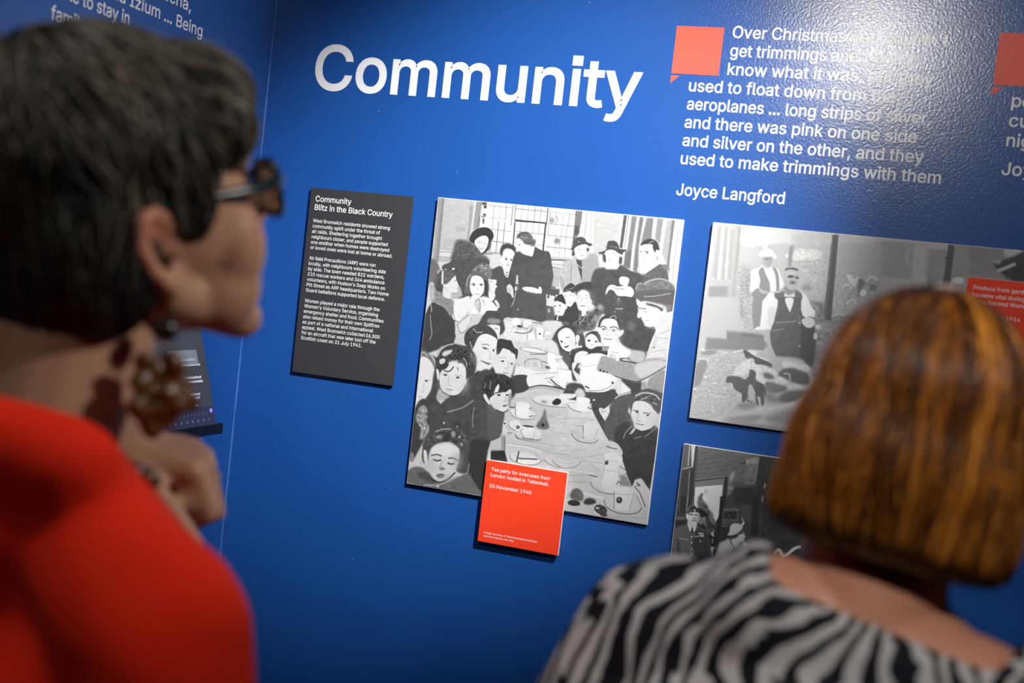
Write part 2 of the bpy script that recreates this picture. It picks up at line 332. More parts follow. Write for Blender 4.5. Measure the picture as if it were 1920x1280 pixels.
OPS1 = """q 222 0 -77 -70 4342 -72 4318 5082 -100 5094
q 172 4 2 -11 124 -9 138 1099 4 1113 9 601
q 205 4 -8 -2 12 -4 23 1111 4 1113
q 150 8 72 0 114 -4 124 1101 78 1105
q 206 8 114 -4 654 -7 655 301 645 678 387 901 134 875
t 5 55 12 114 -4 654 -7 645 678 134 875
q 190 16 381 463 572 454 572 531 381 540
q 196 12 175 672 645 678 631 714 171 871
q 228 8 131 927 388 910 388 992 140 1000
s 120 9 140 922 397 913
s 140 7 140 1002 398 993
s 165 9 143 874 401 861
q 190 8 141 1012 398 999 403 1072 133 1100
q 170 12 592 84 655 78 655 301 645 678 599 683 608 373
s 230 16 683 7 681 675
s 170 12 710 5 692 537
s 225 18 789 211 781 443
q 165 8 710 1 801 6 792 459 704 484
s 150 14 789 15 759 411
q 90 4 806 5 905 1 896 40 811 47
q 235 4 816 56 906 52 902 244 820 243
e 70 6 874 85 34 25 -5
e 90 4 872 217 31 19 -5
e 110 6 863 299 27 51 -5
s 90 12 806 48 906 52 911 243 822 255
s 80 14 792 271 789 434
q 240 4 818 264 908 260 919 430 816 440
e 100 6 866 324 18 51 -5
q 244 0 882 -155 2472 19 2474 827 933 804
t 8 35 33 2011 10 2455 21 2473 819 2020 663
s 95 7 925 55 1364 54
s 130 5 966 255 1361 258
s 110 8 1043 448 1376 459
s 95 10 1059 651 1382 658
s 100 10 966 861 1296 836
s 95 7 1031 37 1035 453 1047 853
s 120 6 1138 36 1141 282
s 95 11 1139 308 1153 842
s 100 8 1245 27 1256 271
s 95 11 1252 314 1260 831
s 105 9 1428 66 1975 68
s 100 8 1456 448 1977 453
s 100 7 1452 643 1514 641
s 120 7 1859 637 1965 643
s 110 7 2036 70 2564 73
s 90 8 2042 263 2562 269
s 100 8 2038 456 2473 460
s 85 9 2027 650 2461 649
s 110 7 1533 18 1528 238
s 110 7 1639 17 1643 236
s 100 9 1754 16 1759 242
s 100 8 1863 10 1864 241
s 110 7 1532 272 1544 448
s 110 7 1638 270 1645 438
s 120 7 1751 285 1756 445
s 120 8 1857 292 1867 451
s 120 7 1859 637 1857 696
s 140 6 2145 73 2180 840
s 120 7 2135 99 2138 266
s 100 8 2366 70 2352 313
s 130 7 2256 88 2259 840
s 120 7 2343 314 2353 831
s 100 8 2236 508 2240 608
s 140 12 2129 117 2184 212
e 150 20 2070 206 43 50 -5
e 140 24 2196 537 52 50 -6
q 60 4 1423 248 1987 247 1990 271 1427 281
s 75 22 1429 298 1444 762
s 75 29 1969 273 1976 735
s 110 12 1362 -1 1364 355
s 100 16 1412 4 1407 266
s 240 22 1395 -3 1398 639
s 100 19 1980 4 1983 281
s 245 22 2006 2 2013 714
s 110 8 2024 5 2030 494
q 130 12 2470 3 2565 7 2567 243 2494 633 2458 620 2474 252
e 90 16 2519 339 43 75 -5
s 80 12 2466 11 2482 534
s 90 12 2565 11 2563 210
s 120 7 2479 77 2565 77
s 90 13 2476 268 2561 260
s 95 22 2043 862 2492 833
s 110 12 942 880 1086 874
q 226 12 2574 14 2838 3 2935 813 2601 814 2580 275
t 7 5 248 2574 14 2838 3 2935 813 2601 814
s 180 12 2652 20 2657 418
s 190 10 2736 12 2795 786
s 175 13 2746 592 2737 800
q 210 8 2808 9 3279 8 3276 531 2885 765 2811 306
t 5 48 15 2808 9 3279 8 3276 531 2885 765
s 232 19 2770 12 2838 770
s 185 8 2795 19 2866 767
s 180 7 2876 449 3073 421
s 235 20 3233 17 3252 487
q 95 4 3279 8 3331 8 3317 555 3268 541
q 235 4 3331 8 3345 7 3349 552 3321 550
s 80 8 3355 11 3352 533
q 238 8 3364 10 3411 10 3398 528 3371 772 3353 820 3336 719 3359 440
q 138 12 3411 10 3500 11 3482 520 3505 869 3400 852 3402 482
q 120 12 3368 587 3470 577 3486 866 3369 837
q 240 8 3500 11 3543 12 3528 515 3533 866 3486 866 3482 520
q 128 12 3543 12 3613 15 3584 510 3628 948 3535 884 3528 515
q 238 8 3613 15 3660 15 3619 414 3593 509
q 140 12 3660 15 3776 14 3781 362 3606 462
s 240 11 3612 821 3611 931
q 238 8 3776 14 3832 13 3835 348 3779 344
q 160 12 3832 13 3943 12 3938 429 3898 406 3834 339
q 236 12 3939 17 4072 19 4085 735 3976 746 3925 476
q 190 16 3991 31 4073 23 4076 736 3972 563
q 130 16 4072 19 4128 18 4124 823 4078 827 4078 370
e 60 6 4138 182 13 20 -5
q 238 8 4128 18 4274 16 4290 979 4126 996 4118 549
s 205 27 4191 85 4198 980
s 120 11 4128 786 4129 868
q 135 8 3912 753 4085 735 4135 995 3989 1011
p 100 20 410 710 517 678 647 695 763 753 905 875 982 919 1020 1009 398 1073 382 859
t 13 23 21 410 710 647 695 763 753 982 919 1020 1009 398 1073
p 62 8 655 686 662 591 732 490 852 436 970 434 1059 502 1078 585 1043 674 1029 778 957 862 896 876 785 785 742 729
p 236 8 747 694 785 631 869 580 950 576 992 619 993 704 971 783 904 867 844 822 772 752
l 162 12 819 687 867 678
l 167 10 930 706 965 699
l 162 14 831 789 895 799 921 788
l 187 7 891 689 908 755
p 95 12 1023 659 1048 674 1045 768 998 823
p 76 12 1055 1145 1168 1116 1291 1087 1454 1104 1549 1009 1641 1779 1102 1927 916 1348
p 226 8 1293 1035 1326 1159 1398 1237 1453 1172 1450 1070
e 120 4 1392 1152 31 8 -6
e 130 4 1389 1200 22 10 14
p 238 8 1275 884 1234 837 1287 755 1410 735 1481 812 1506 912 1487 1007 1450 1070 1382 1107 1314 1059
p 236 4 1240 922 1286 934 1298 1001 1273 1012
p 236 4 1497 946 1531 934 1529 986 1489 1024
p 70 12 1248 878 1219 788 1261 690 1365 663 1477 703 1505 785 1514 860 1469 788 1412 752 1322 752 1275 807 1273 867
e 50 4 1348 928 20 14 -6
e 50 4 1442 933 19 14 -6
l 167 9 1384 966 1372 985 1405 998
l 100 10 1369 1027 1418 1027
l 162 8 1323 905 1367 900
p 84 8 1499 808 1576 783 1686 814 1794 685 1836 673 1956 720 2080 733 2140 869 2236 1229 2283 1475 2182 1655 2198 1864 1790 1912 1513 1902 1397 1830 1400 1404 1456 973
p 90 12 1476 1144 1534 1027 1956 866 2112 850 2184 1086 2121 1438 2165 1879 1581 1948 1601 1444
t 4 62 59 1476 1144 2112 850 2184 1086 2165 1879 1581 1948
q 205 8 1560 1177 1587 1174 1613 1324 1561 1330
e 200 4 1579 1404 25 42 4
l 187 14 1581 1463 1568 1618 1534 1707
e 225 4 1655 1751 14 10 -7
p 220 8 1402 1424 1446 1342 1514 1386 1542 1468 1553 1560 1525 1555 1493 1507 1417 1473
l 110 7 1428 1412 1495 1447
l 110 7 1419 1447 1490 1482
p 244 8 1687 1384 1750 1356 1891 1353 1972 1370 1976 1327 2022 1347 2032 1431 1963 1442 1795 1431 1722 1414
l 167 7 1723 1422 1850 1451 1981 1445
p 240 8 1489 580 1520 611 1586 571 1683 646 1807 650 1821 691 1802 828 1732 831 1678 823 1604 797 1591 764 1566 780 1540 778 1543 735 1500 672
p 110 12 1487 563 1497 495 1571 445 1677 444 1753 487 1787 551 1830 547 1830 623 1809 667 1710 651 1647 641 1598 595 1540 558
l 187 12 1562 522 1636 549 1667 512
l 65 16 1510 527 1573 462 1677 448
l 75 14 1627 617 1707 626 1801 600
l 80 12 1534 660 1563 674
l 100 9 1540 778 1583 770
q 205 8 2114 799 2469 789 2457 832 2138 847
s 90 19 2130 857 2458 840
q 225 8 2141 872 2340 869 2342 952 2159 954
s 150 9 2156 929 2339 927
q 190 12 2172 987 2311 989 2322 1298 2192 1304 2212 1108
s 120 10 2171 978 2337 986
q 90 8 2119 1345 2343 1329 2338 1430 2121 1438
s 160 12 2178 1330 2335 1334
q 232 4 2117 1442 2271 1455 2262 1523 2248 1625 2144 1629
e 60 4 2156 1476 16 33 -6
s 110 6 2184 1456 2182 1507
s 110 6 2219 1452 2217 1511
s 120 5 2143 1553 2248 1550
s 150 5 2148 1595 2244 1592
q 100 12 2136 1638 2266 1632 2337 1859 2156 1880
e 190 12 2197 1707 22 38 -7
p 175 12 2589 707 2537 779 2495 858 2520 1282 2623 1354 2968 1233 2926 739 2784 696 2727 785
p 195 12 2358 875 2472 814 2574 803 2667 1077 2700 1207 2577 1253 2522 1226 2440 1268 2351 1244 2320 1130
p 175 8 2320 1130 2373 1142 2427 1303 2369 1326
t 8 9 50 2358 875 2574 803 2700 1207 2351 1244
s 120 8 2490 887 2511 1210
q 84 8 2557 805 2662 819 2703 1156 2667 1077
l 235 10 2594 893 2659 936 2709 923
p 85 8 2453 654 2478 576 2488 517 2524 455 2599 431 2669 450 2710 504 2799 528 2801 553 2752 570 2698 546 2614 563 2526 613 2506 665
e 180 4 2570 513 12 12 -6
p 240 8 2527 622 2615 567 2699 551 2745 579 2729 660 2707 762 2651 801 2582 791 2529 713 2508 682
p 90 8 2481 668 2517 681 2532 738 2483 759
p 80 8 2721 594 2768 631 2729 660
l 162 12 2565 651 2623 637
l 172 10 2674 632 2715 620
l 167 12 2627 741 2686 731
l 177 8 2651 651 2648 701
p 90 12 2951 917 3063 896 3161 997 3292 826 3449 875 3572 954 3687 979 3740 1416 3409 1640 2917 1509 2871 1131 2889 961
p 235 8 3082 894 3127 871 3289 798 3296 853 3232 953 3175 1029 3128 955
l 182 9 3134 926 3183 939 3242 878
p 242 8 3039 657 3094 595 3229 610 3283 669 3290 724 3282 818 3225 898 3148 887 3071 802
p 80 8 2916 664 3038 610 3055 506 3068 459 3161 440 3232 480 3270 559 3318 564 3393 566 3343 617 3329 655 3260 635 3170 592 3067 607 3008 678
s 190 13 3115 537 3221 546
l 105 15 3041 554 3105 529 3242 562
p 90 8 3000 688 3047 684 3071 802 3022 789
p 90 8 3286 697 3334 701 3336 794 3290 808
l 172 11 3055 664 3112 663
l 172 11 3149 660 3215 658
l 167 13 3101 771 3142 762
l 182 9 3105 687 3100 725
p 105 12 3691 1006 3742 890 3938 741 4039 813 4101 862 4135 995 4047 1106 3707 1143
t 8 28 28 3691 1006 3938 741 4135 995 3707 1143
p 240 8 3722 800 3950 685 3974 728 3755 916 3730 947
p 241 8 3601 499 3642 449 3741 421 3831 467 3857 529 3932 540 3937 659 3871 720 3776 785 3713 801 3661 760 3627 672
p 70 8 3608 480 3646 403 3725 358 3827 358 3900 424 3930 522 3883 517 3861 565 3815 487 3809 442 3734 440 3662 456
l 172 13 3744 439 3776 399 3821 386
l 75 13 3619 571 3648 577
l 75 15 3694 568 3749 563
e 80 4 3738 587 17 11 -6
l 167 11 3666 727 3704 728
l 90 11 3910 625 3912 679
p 120 16 -120 2148 -46 2140 9 1498 138 1484 139 1258 184 1245 91 1090 -37 1103 -14 1622
p 88 8 228 1223 228 1145 332 1091 453 1019 1011 962 1048 1120 1104 1132 1317 1109 1419 1967 486 2077 578 1609 497 1393
t 5 37 34 228 1223 453 1019 1011 962 1419 1967 538 1734
p 150 16 32 1530 77 1516 152 1604 305 1639 442 1701 511 1823 541 2071 422 2006 274 1850 177 1818 80 1785
p 200 24 37 1573 78 1525 115 1608 134 1762 75 1742
t 10 23 22 32 1530 305 1639 511 1823 422 2006 177 1818
p 76 8 76 1829 216 1831 343 1886 439 1987 541 2071 536 2339 69 2483 -9 2135
l 215 13 35 1799 93 1888 115 2121 147 2230
p 105 12 120 1564 93 1419 128 1320 203 1251 310 1214 424 1237 487 1308 436 1339 372 1424 339 1462 298 1501 285 1624 209 1615
p 85 12 170 1281 222 1250 257 1471 244 1594 151 1595 157 1412
q 235 4 213 1251 245 1247 266 1470 230 1474
t 13 11 22 120 1564 128 1320 310 1214 487 1308 285 1624
p 236 8 372 1424 436 1339 468 1301 493 1359 517 1408 547 1465 527 1493 538 1579 432 1616 440 1684 405 1706 291 1675 270 1504 275 1469 330 1463
l 110 11 470 1396 495 1376
l 172 9 282 1520 352 1564
l 167 9 503 1522 530 1519
l 90 11 432 1616 530 1597
p 190 12 535 1475 594 1512 630 1663 460 1699 434 1633 540 1596
e 245 4 418 1190 27 17 -26
e 240 2 280 1213 13 10 -6
p 130 12 749 1203 828 1100 930 1039 1040 1053 1105 1140 1128 1257 1080 1313 1028 1251 838 1185
t 36 13 12 749 1203 930 1039 1040 1053 1128 1257 1028 1251 838 1185
p 236 8 1071 1314 1124 1300 1195 1293 1225 1315 1215 1384 1253 1406 1221 1435 1213 1521 1228 1571 1185 1661 1115 1609
e 110 4 1123 1334 14 8 -6
l 177 9 1137 1487 1149 1511
p 245 8 491 1730 623 1681 763 1622 809 1703 980 1615 1069 1597 1167 1663 1226 1708 1293 1811 1098 1842 1027 2013 559 2068 503 1911
t 14 6 6 491 1730 763 1622 1069 1597 1293 1811 1027 2013 559 2068
p 225 8 1220 1657 1254 1636 1315 1697 1322 1756 1272 1788 1264 1720
l 162 7 1244 1706 1302 1742
p 205 16 909 1778 961 1686 999 1853 927 1853
p 112 12 665 1496 676 1357 735 1239 820 1187 929 1184 1018 1243 1073 1331 1105 1448 1091 1560 1052 1607 1010 1561 1012 1423 958 1275 769 1295 761 1451 775 1570 677 1598
l 192 14 688 1459 700 1328 746 1255
l 80 18 666 1582 759 1589
p 70 8 986 1358 1036 1318 1074 1417 1081 1553 1040 1583 1023 1439
p 244 8 769 1295 865 1259 960 1292 1008 1390 1013 1509 977 1590 921 1648 844 1613 793 1568 752 1452
l 95 11 776 1423 809 1398 848 1416
e 45 4 820 1425 18 14 -6
e 45 4 954 1413 18 14 -6
l 95 11 924 1407 954 1391 991 1400
l 192 7 896 1445 888 1488 921 1502
l 167 12 867 1577 939 1573
p 240 8 786 1663 831 1581 871 1610 925 1613 963 1626 898 1685 891 1780 797 1911 722 2049 649 2058 739 1883 788 1757
p 238 8 983 1641 1062 1615 1106 1687 1079 1759 1018 1783 972 1702
l 110 8 881 1695 971 1616
l 100 9 891 1780 899 1693 950 1670 980 1770 976 1882
l 110 9 1013 1663 1044 1694
l 167 7 768 1665 824 1599
l 110 9 492 1739 503 1911 559 2068
l 167 9 793 1877 716 1998 668 2056
l 90 12 584 1660 708 1620
p 214 8 1465 1934 1641 1895 1901 1893 2083 1928 2191 2001 2257 2060 2309 2167 2452 2377 2656 2615 2887 2925 2316 3050 1657 2948 1664 2419 1579 2295 1451 2234 1395 2020
p 206 12 1623 3543 1705 3223 2011 3104 2628 2982 2745 3553 2761 3930 1449 4129 1604 3893 1623 3716
p 214 12 1675 3900 2090 3599 3042 3367 3298 3895 3480 4611 2769 4737 1760 4361
t 5 60 11 1675 3900 3042 3367 3298 3895 2735 4456 1760 4361
q 216 12 2567 3778 3426 3762 3725 4272 3949 4458 4250 4740 4250 5011 2829 4991
t 6 69 13 2567 3778 3426 3762 4250 5011 2829 4991
l 177 13 3349 4343 3200 4344 2862 4398
l 190 23 2853 4512 3236 4451
l 192 16 3020 4081 3393 3956
l 195 14 3036 4123 3410 4099
l 238 34 2816 4304 3275 4299
l 195 16 3584 4975 4235 4887
l 240 34 3146 4656 3480 4680
p 86 12 2865 1058 3094 920 3625 921 3736 1078 3499 1398 3491 1717 3186 1684 2923 1440
t 5 47 45 2865 1058 3625 921 3499 1398 3491 1717 2923 1440
p 82 12 3499 1398 3655 1358 3699 1534 3867 1785 4006 1803 4013 2050 3917 2197 3591 2159 3435 2019 3446 1722
e 112 60 3616 1793 69 79 -7
t 5 46 45 3499 1398 3867 1785 4013 2050 3591 2159
p 244 8 3326 1066 3339 1025 3406 1006 3490 1037 3469 1152 3388 1150 3339 1121
p 236 8 3132 1337 3133 1246 3182 1172 3263 1163 3311 1181 3435 1156 3540 1167 3595 1240 3571 1322 3467 1323 3329 1327 3251 1256 3180 1252
l 110 9 3292 1217 3431 1213
l 162 9 3231 1190 3281 1218
e 100 4 3364 1425 46 68 -6
s 215 9 3351 1369 3357 1414
s 225 10 3321 1549 3441 1535
e 180 4 3312 1596 12 11 -7
p 98 12 2426 1842 2548 1666 2657 1585 2712 1648 2921 1624 3027 1531 3152 1597 3053 1745 3004 1923 2869 1974 2729 1990 2628 1934 2510 1948
t 24 26 25 2426 1842 2657 1585 3027 1531 3152 1597 3004 1923 2628 1934
e 165 24 3065 1550 58 45 23
e 150 28 3018 1750 47 68 -7
e 150 28 2701 1752 47 68 -7
l 200 10 2910 1625 2739 1874
p 236 8 2663 1343 2729 1296 2827 1325 2874 1423 2914 1464 2899 1535 2837 1610 2836 1702 2769 1733 2760 1654 2692 1581 2647 1448
p 92 12 2601 1316 2605 1246 2726 1176 2877 1160 2902 1271 2955 1322 3018 1452 3014 1521 2944 1518 2897 1420 2838 1324 2740 1295 2663 1343 2635 1404
t 16 23 23 2838 1324 2902 1271 3018 1452 2944 1518
p 72 8 2594 1305 2615 1234 2738 1175 2866 1161 2902 1271 2738 1278 2617 1348
l 162 10 2657 1436 2704 1430
l 162 10 2780 1428 2838 1421
l 182 9 2739 1427 2736 1507
l 110 14 2726 1566 2796 1563
l 167 9 2647 1402 2700 1402
l 167 9 2775 1388 2834 1387
p 75 8 2431 1288 2517 1210 2593 1248 2604 1338 2509 1337 2441 1368
s 150 10 2425 1335 2560 1274
p 74 8 2401 1373 2425 1287 2504 1220 2575 1237 2602 1318 2573 1371 2518 1343 2451 1359
s 140 14 2441 1344 2580 1278
p 238 8 2414 1413 2485 1355 2555 1364 2617 1449 2602 1535 2542 1609 2484 1565 2432 1487
l 110 8 2433 1428 2469 1433
l 110 8 2527 1418 2560 1406
l 167 8 2507 1537 2558 1531
p 66 8 2264 1539 2306 1451 2397 1415 2476 1566 2378 1543 2298 1535
p 70 8 2498 1605 2566 1597 2642 1513 2713 1815 2337 1859 2326 1768 2439 1763
p 238 8 2279 1588 2307 1535 2404 1549 2480 1599 2508 1621 2471 1667 2444 1737 2362 1772 2301 1703
e 70 4 2291 1620 14 12 -7
e 60 4 2376 1602 16 12 -6
l 110 8 2345 1707 2397 1705
q 238 4 2352 1765 2370 1771 2371 1846 2345 1850
q 238 4 2420 1748 2453 1736 2452 1761
p 80 12 2309 2167 2371 2027 2523 1914 2770 1950 2904 2263 2758 2659 2657 2625 2452 2377 2323 2203
p 66 8 2646 2371 2788 2259 3004 2232 3015 2324 2875 2342 2736 2473 2708 2646 2635 2599 2638 2466
p 96 12 2461 2375 2628 2383 2669 2481 2656 2615
p 74 8 2356 2067 2413 1974 2523 1914 2669 1916 2730 2021 2711 2099 2608 1970 2510 1963 2405 2070
p 240 8 2397 2081 2464 1987 2558 1957 2652 2012 2701 2100 2714 2212 2687 2309 2614 2347 2512 2312 2442 2217
p 236 8 2708 2080 2743 2048 2777 2091 2766 2158 2730 2181
p 234 8 2749 2179 2775 2232 2831 2216 2826 2254 2740 2340 2638 2382
l 80 11 2447 2178 2488 2192
e 60 4 2479 2198 21 13 -7
l 90 13 2548 2119 2595 2108
l 177 10 2510 2209 2550 2222
p 90 8 2527 2273 2564 2258 2611 2239 2587 2284 2549 2289
l 70 11 2394 2138 2481 2297 2606 2357 2697 2308
e 130 24 2776 1997 58 37 -7
p 70 8 2871 2088 2886 2017 2985 1960 3103 1968 3143 2101 3125 2148 3081 2074 3028 2023 2971 2041 2912 2037
p 236 8 2878 2145 2902 2050 2967 2007 3041 2033 3085 2108 3148 2146 3120 2206 2986 2258 2911 2221
e 40 4 2940 2120 23 18 -7
e 60 4 3063 2122 19 16 -7
l 167 9 2977 2190 3024 2184
p 70 8 2999 2267 3107 2196 3297 2218 3313 2353 3005 2324
p 74 8 3058 1882 3088 1741 3183 1662 3321 1646 3437 1746 3479 1900 3431 1985 3400 1818 3330 1724 3147 1746 3092 1878
l 177 16 3246 1700 3322 1657 3352 1710
p 236 8 3055 1905 3081 1879 3112 1944 3107 2002 3066 1950
p 236 8 3433 1905 3488 1876 3504 1920 3455 1994 3431 1985
p 241 8 3107 1899 3147 1746 3330 1724 3388 1820 3433 1905 3424 2020 3355 2120 3244 2168 3168 2120 3120 2012
l 55 16 3104 1877 3160 1858 3210 1881
l 55 16 3266 1869 3344 1842 3406 1875
e 90 4 3166 1903 28 16 -7
e 90 4 3334 1900 28 16 -7
l 177 8 3120 1909 3183 1947 3212 1898 3332 1929 3409 1897
l 182 11 3237 1918 3222 1988 3270 1994
l 110 16 3195 2054 3255 2064 3323 2050
q 130 8 3176 2188 3291 2173 3301 2252 3174 2268
l 225 11 3201 2196 3219 2251
l 225 11 3247 2190 3259 2246
p 232 8 4022 1856 4104 1807 4267 1711 4306 2112 4274 2251 4275 2580 4262 2795 4024 2770 3897 2689 3656 2330 3916 2199 3958 2058
t 5 16 15 4022 1856 4267 1711 4274 2251 4024 2770 3916 2199
l 177 10 4112 1874 4264 1769
l 182 10 4100 1934 4255 1934
l 177 9 4048 1911 3969 2232
l 182 9 4078 1917 4041 2096
e 90 4 4032 2102 14 12 -7
l 185 10 4012 2178 4256 2099
l 190 12 4044 2280 4262 2233
p 120 12 3652 2213 3717 2186 3925 2189 3877 2360 3773 2403 3607 2336
t 6 14 14 3652 2213 3925 2189 3773 2403 3607 2336
p 200 12 3650 2204 3887 2203 3857 2363 3658 2349
p 168 12 3137 2594 3151 2454 3189 2350 3360 2358 3564 2391 3764 2404 3947 2293 4257 2273 4262 2388 4075 2539 3894 2670 3779 2695 3597 2671 3333 2627
t 8 8 29 3137 2594 3189 2350 3764 2404 4262 2388 3798 2693 3333 2627
p 215 24 3750 2455 3952 2331 4241 2294 4216 2414 3890 2632
l 80 16 3333 2627 3547 2667 3798 2693 3938 2625 4074 2529 4262 2388
e 50 4 3191 2582 18 18 -7
e 50 4 3249 2599 18 18 -7
e 50 4 3306 2611 18 18 -8
l 60 20 3481 2362 3596 2328
l 60 20 3503 2379 3762 2395
p 240 8 3284 2220 3313 2128 3408 2087 3492 2126 3558 2176 3650 2204 3650 2282 3586 2329 3487 2332 3483 2382 3435 2398 3427 2330 3351 2281 3318 2344 3279 2349
l 172 9 3328 2254 3449 2268
q 245 4 3274 2222 3313 2217 3323 2343 3278 2339
q 245 4 3429 2310 3485 2313 3474 2393 3429 2389
p 76 12 3558 2676 3800 2702 3896 2680 3912 2814 4024 2770 4243 2798 4224 2966 3496 3068 3493 2960 3739 2857 3607 2748
q 170 8 3897 2689 3944 2673 3995 2773 3930 2802
q 190 8 3961 2651 4023 2760 4005 2772 3944 2673
p 165 16 4016 2615 4259 2447 4263 2805 4024 2770
t 8 14 29 4016 2615 4259 2447 4263 2805 4024 2770
p 66 8 2650 2340 2724 2281 2844 2256 2984 2327 2960 2380 2774 2354 2724 2449 2693 2533
p 236 8 2729 2488 2745 2367 2850 2305 2954 2331 2842 2414 2834 2515 2774 2522
p 82 12 2707 2650 2833 2594 2880 2727 2809 2815 2724 2787
p 233 8 2703 2531 2761 2504 2784 2521 2761 2584 2748 2645 2870 2728 2945 2847 2855 2859 2794 2778 2718 2649
l 100 9 2784 2521 2854 2512
p 76 12 2655 2896 2916 2861 3034 2993 3481 2863 3506 3066 2689 3180
p 246 8 2825 2436 2918 2365 3133 2308 3298 2337 3320 2353 3189 2350 3141 2455 3139 2603 3331 2617 3479 2677 3467 2747 3436 2820 3365 2898 3230 2947 3028 2945 2927 2869 2850 2731 2851 2572
l 190 9 2841 2484 2890 2557 3126 2497
l 187 8 2861 2570 2869 2718
l 30 20 2970 2883 3033 2904
l 90 8 3028 2945 3227 2917 3359 2850 3431 2781
e 60 6 3419 2763 22 18 -8
p 225 8 3467 2747 3568 2753 3578 2919 3520 2936 3456 2817
q 242 8 3568 2753 3607 2748 3739 2857 3579 2928
p 128 12 3616 1227 3647 1099 3723 1068 3840 1000 4020 980 4184 1030 4264 1133 4282 1377 4262 1491 4175 1513 4140 1416 4001 1387 3816 1363 3655 1358
t 13 34 11 3616 1227 3840 1000 4184 1030 4282 1377 3816 1363
p 105 12 3650 1223 4254 1145 4281 1366 4067 1368 3838 1360 3667 1357
l 215 14 3750 1099 3801 1049 3908 998 4020 980 4135 1002
l 210 10 3762 1295 3941 1270 4193 1197
l 190 16 3624 1192 3637 1112 3702 1082
p 240 8 3654 1347 3727 1384 3817 1374 4002 1398 4101 1465 4163 1514 4262 1491 4272 1670 4099 1825 4035 1855 3991 1771 3913 1786 3843 1777 3824 1711 3785 1671 3768 1628 3726 1655 3693 1625 3702 1556 3718 1498 3663 1425
p 70 12 3809 1397 3889 1399 4005 1420 4101 1465 4083 1501 4009 1453 3846 1427
t 24 11 16 4002 1398 4251 1403 4241 1505 4083 1501
l 100 14 3717 1492 3831 1490
l 110 10 3803 1539 3837 1541
l 162 11 3832 1688 3893 1669
l 182 10 3767 1617 3736 1648
l 80 14 3854 1776 3925 1790 3991 1771 4021 1835
p 232 8 1419 1969 1573 1989 1633 2077 1866 2107 1884 2257 1678 2283 1461 2233 1465 2098
t 20 12 11 1419 1969 1866 2107 1884 2257 1461 2233
p 246 8 1569 1961 1603 1909 1651 1894 1716 1934 1725 2009 1678 2034 1585 2007
e 60 6 1718 2029 50 21 3
e 240 4 1820 2007 40 28 -7
p 240 8 1776 1936 1843 1909 1926 1938 1881 1981 1792 1982
l 70 14 1651 2142 1791 2140 1906 2102 1938 2041
l 90 10 1750 1968 1779 2041 1860 2050
l 100 12 1936 1936 2115 1944
l 162 10 1933 1994 1980 2055
p 245 4 1881 2143 1908 2121 1998 2129 2005 2271 1939 2298 1894 2256
l 110 8 1870 2135 1888 2285
p 244 4 2023 2088 2034 2010 2145 2035 2149 2149 2173 2184 2177 2297 2060 2312 2037 2200
e 80 4 2086 2114 24 15 -7
e 110 4 2103 2259 27 17 -7
l 110 8 2039 2219 2166 2208
l 100 8 2003 2043 2043 2295
l 90 8 2157 2053 2151 2167
p 244 8 2197 2057 2258 2069 2261 2097 2175 2117
l 70 15 2195 2200 2283 2194
l 110 9 1991 2320 2094 2346 2219 2321
p 226 12 1638 2288 1889 2295 2036 2362 2232 2347 2336 2391 2452 2377 2292 2188
t 7 50 10 1638 2288 2221 2254 2452 2377 1780 2385
l 70 8 1771 2396 2036 2362 2239 2404 2223 2434 1996 2444 1793 2412 1771 2396
p 238 8 1791 2393 1997 2367 2218 2397 2045 2433 1845 2425
l 110 10 1951 2478 2224 2443
l 90 9 1884 2668 1886 2601 1979 2551 2117 2543 2182 2591 2193 2685
t 18 30 11 1886 2601 2117 2543 2193 2685 1882 2736
l 60 14 1766 2684 1840 2722 1901 2733
p 244 8 2252 2430 2338 2410 2440 2444 2527 2433 2492 2466 2406 2487 2464 2565 2475 2658 2434 2720 2336 2724 2266 2628
l 162 9 2252 2430 2261 2591
l 167 9 2396 2488 2443 2548
p 236 12 2464 2565 2527 2519 2647 2626 2487 2675
e 90 10 2288 2654 49 24 13
l 75 12 2189 2562 2281 2588
q 246 4 2478 2677 2700 2657 2741 2840 2492 2874
l 162 7 2466 2659 2660 2648
p 238 8 1708 2701 1807 2697 2082 2747 2453 2718 2492 2874 2006 2939 1698 2875
l 162 9 1991 2817 2280 2750 2464 2726
t 10 40 10 1708 2701 2453 2718 2090 2813 1698 2875
p 72 8 1647 2904 1949 2835 1997 3068 1721 3182 1679 3082
p 240 8 1959 2834 2201 2782 2331 2794 2422 2820 2487 2868 2369 2865 2366 2922 2457 2948 2232 2959 2001 3019
l 110 9 2259 2851 2420 2801
l 110 8 2312 2882 2373 2902
l 85 25 2003 3038 2184 2975 2381 2968 2629 2991
l 167 17 1998 3077 2238 3006 2535 3023
q 246 4 2473 2671 2608 2653 2641 2933 2521 2911
p 240 8 2449 2883 2622 2935 2637 3000 2530 2986 2456 2939
l 60 21 2366 2846 2484 2925 2635 2990
p 215 8 1704 3213 1858 3154 1994 3126 1963 3197 1767 3234
p 228 8 2096 3226 2205 3144 2446 3102 2637 3142 2669 3270 2448 3282 2250 3272
l 105 9 2086 3228 2171 3273 2372 3302 2670 3279
e 60 6 2509 3216 78 47 -18
e 180 4 2515 3187 21 13 -8
e 150 10 2295 3237 59 21 2
p 245 4 1801 3354 1845 3300 2036 3311 2034 3541 1833 3532
l 90 10 1799 3335 1825 3552
p 235 8 1716 3481 1791 3432 1835 3551 2025 3552 2050 3424 2174 3464 2134 3546 1928 3576 1805 3555
l 110 9 1716 3481 1806 3565 1959 3581 2124 3548 2184 3472
l 60 15 2071 3522 2137 3493
l 110 10 2045 3387 2103 3369
l 60 18 1687 3408 1787 3404
p 110 12 2207 3660 2286 3496 2311 3368 2342 3383 2377 3511 2434 3656 2321 3701
t 8 14 13 2207 3660 2311 3368 2434 3656
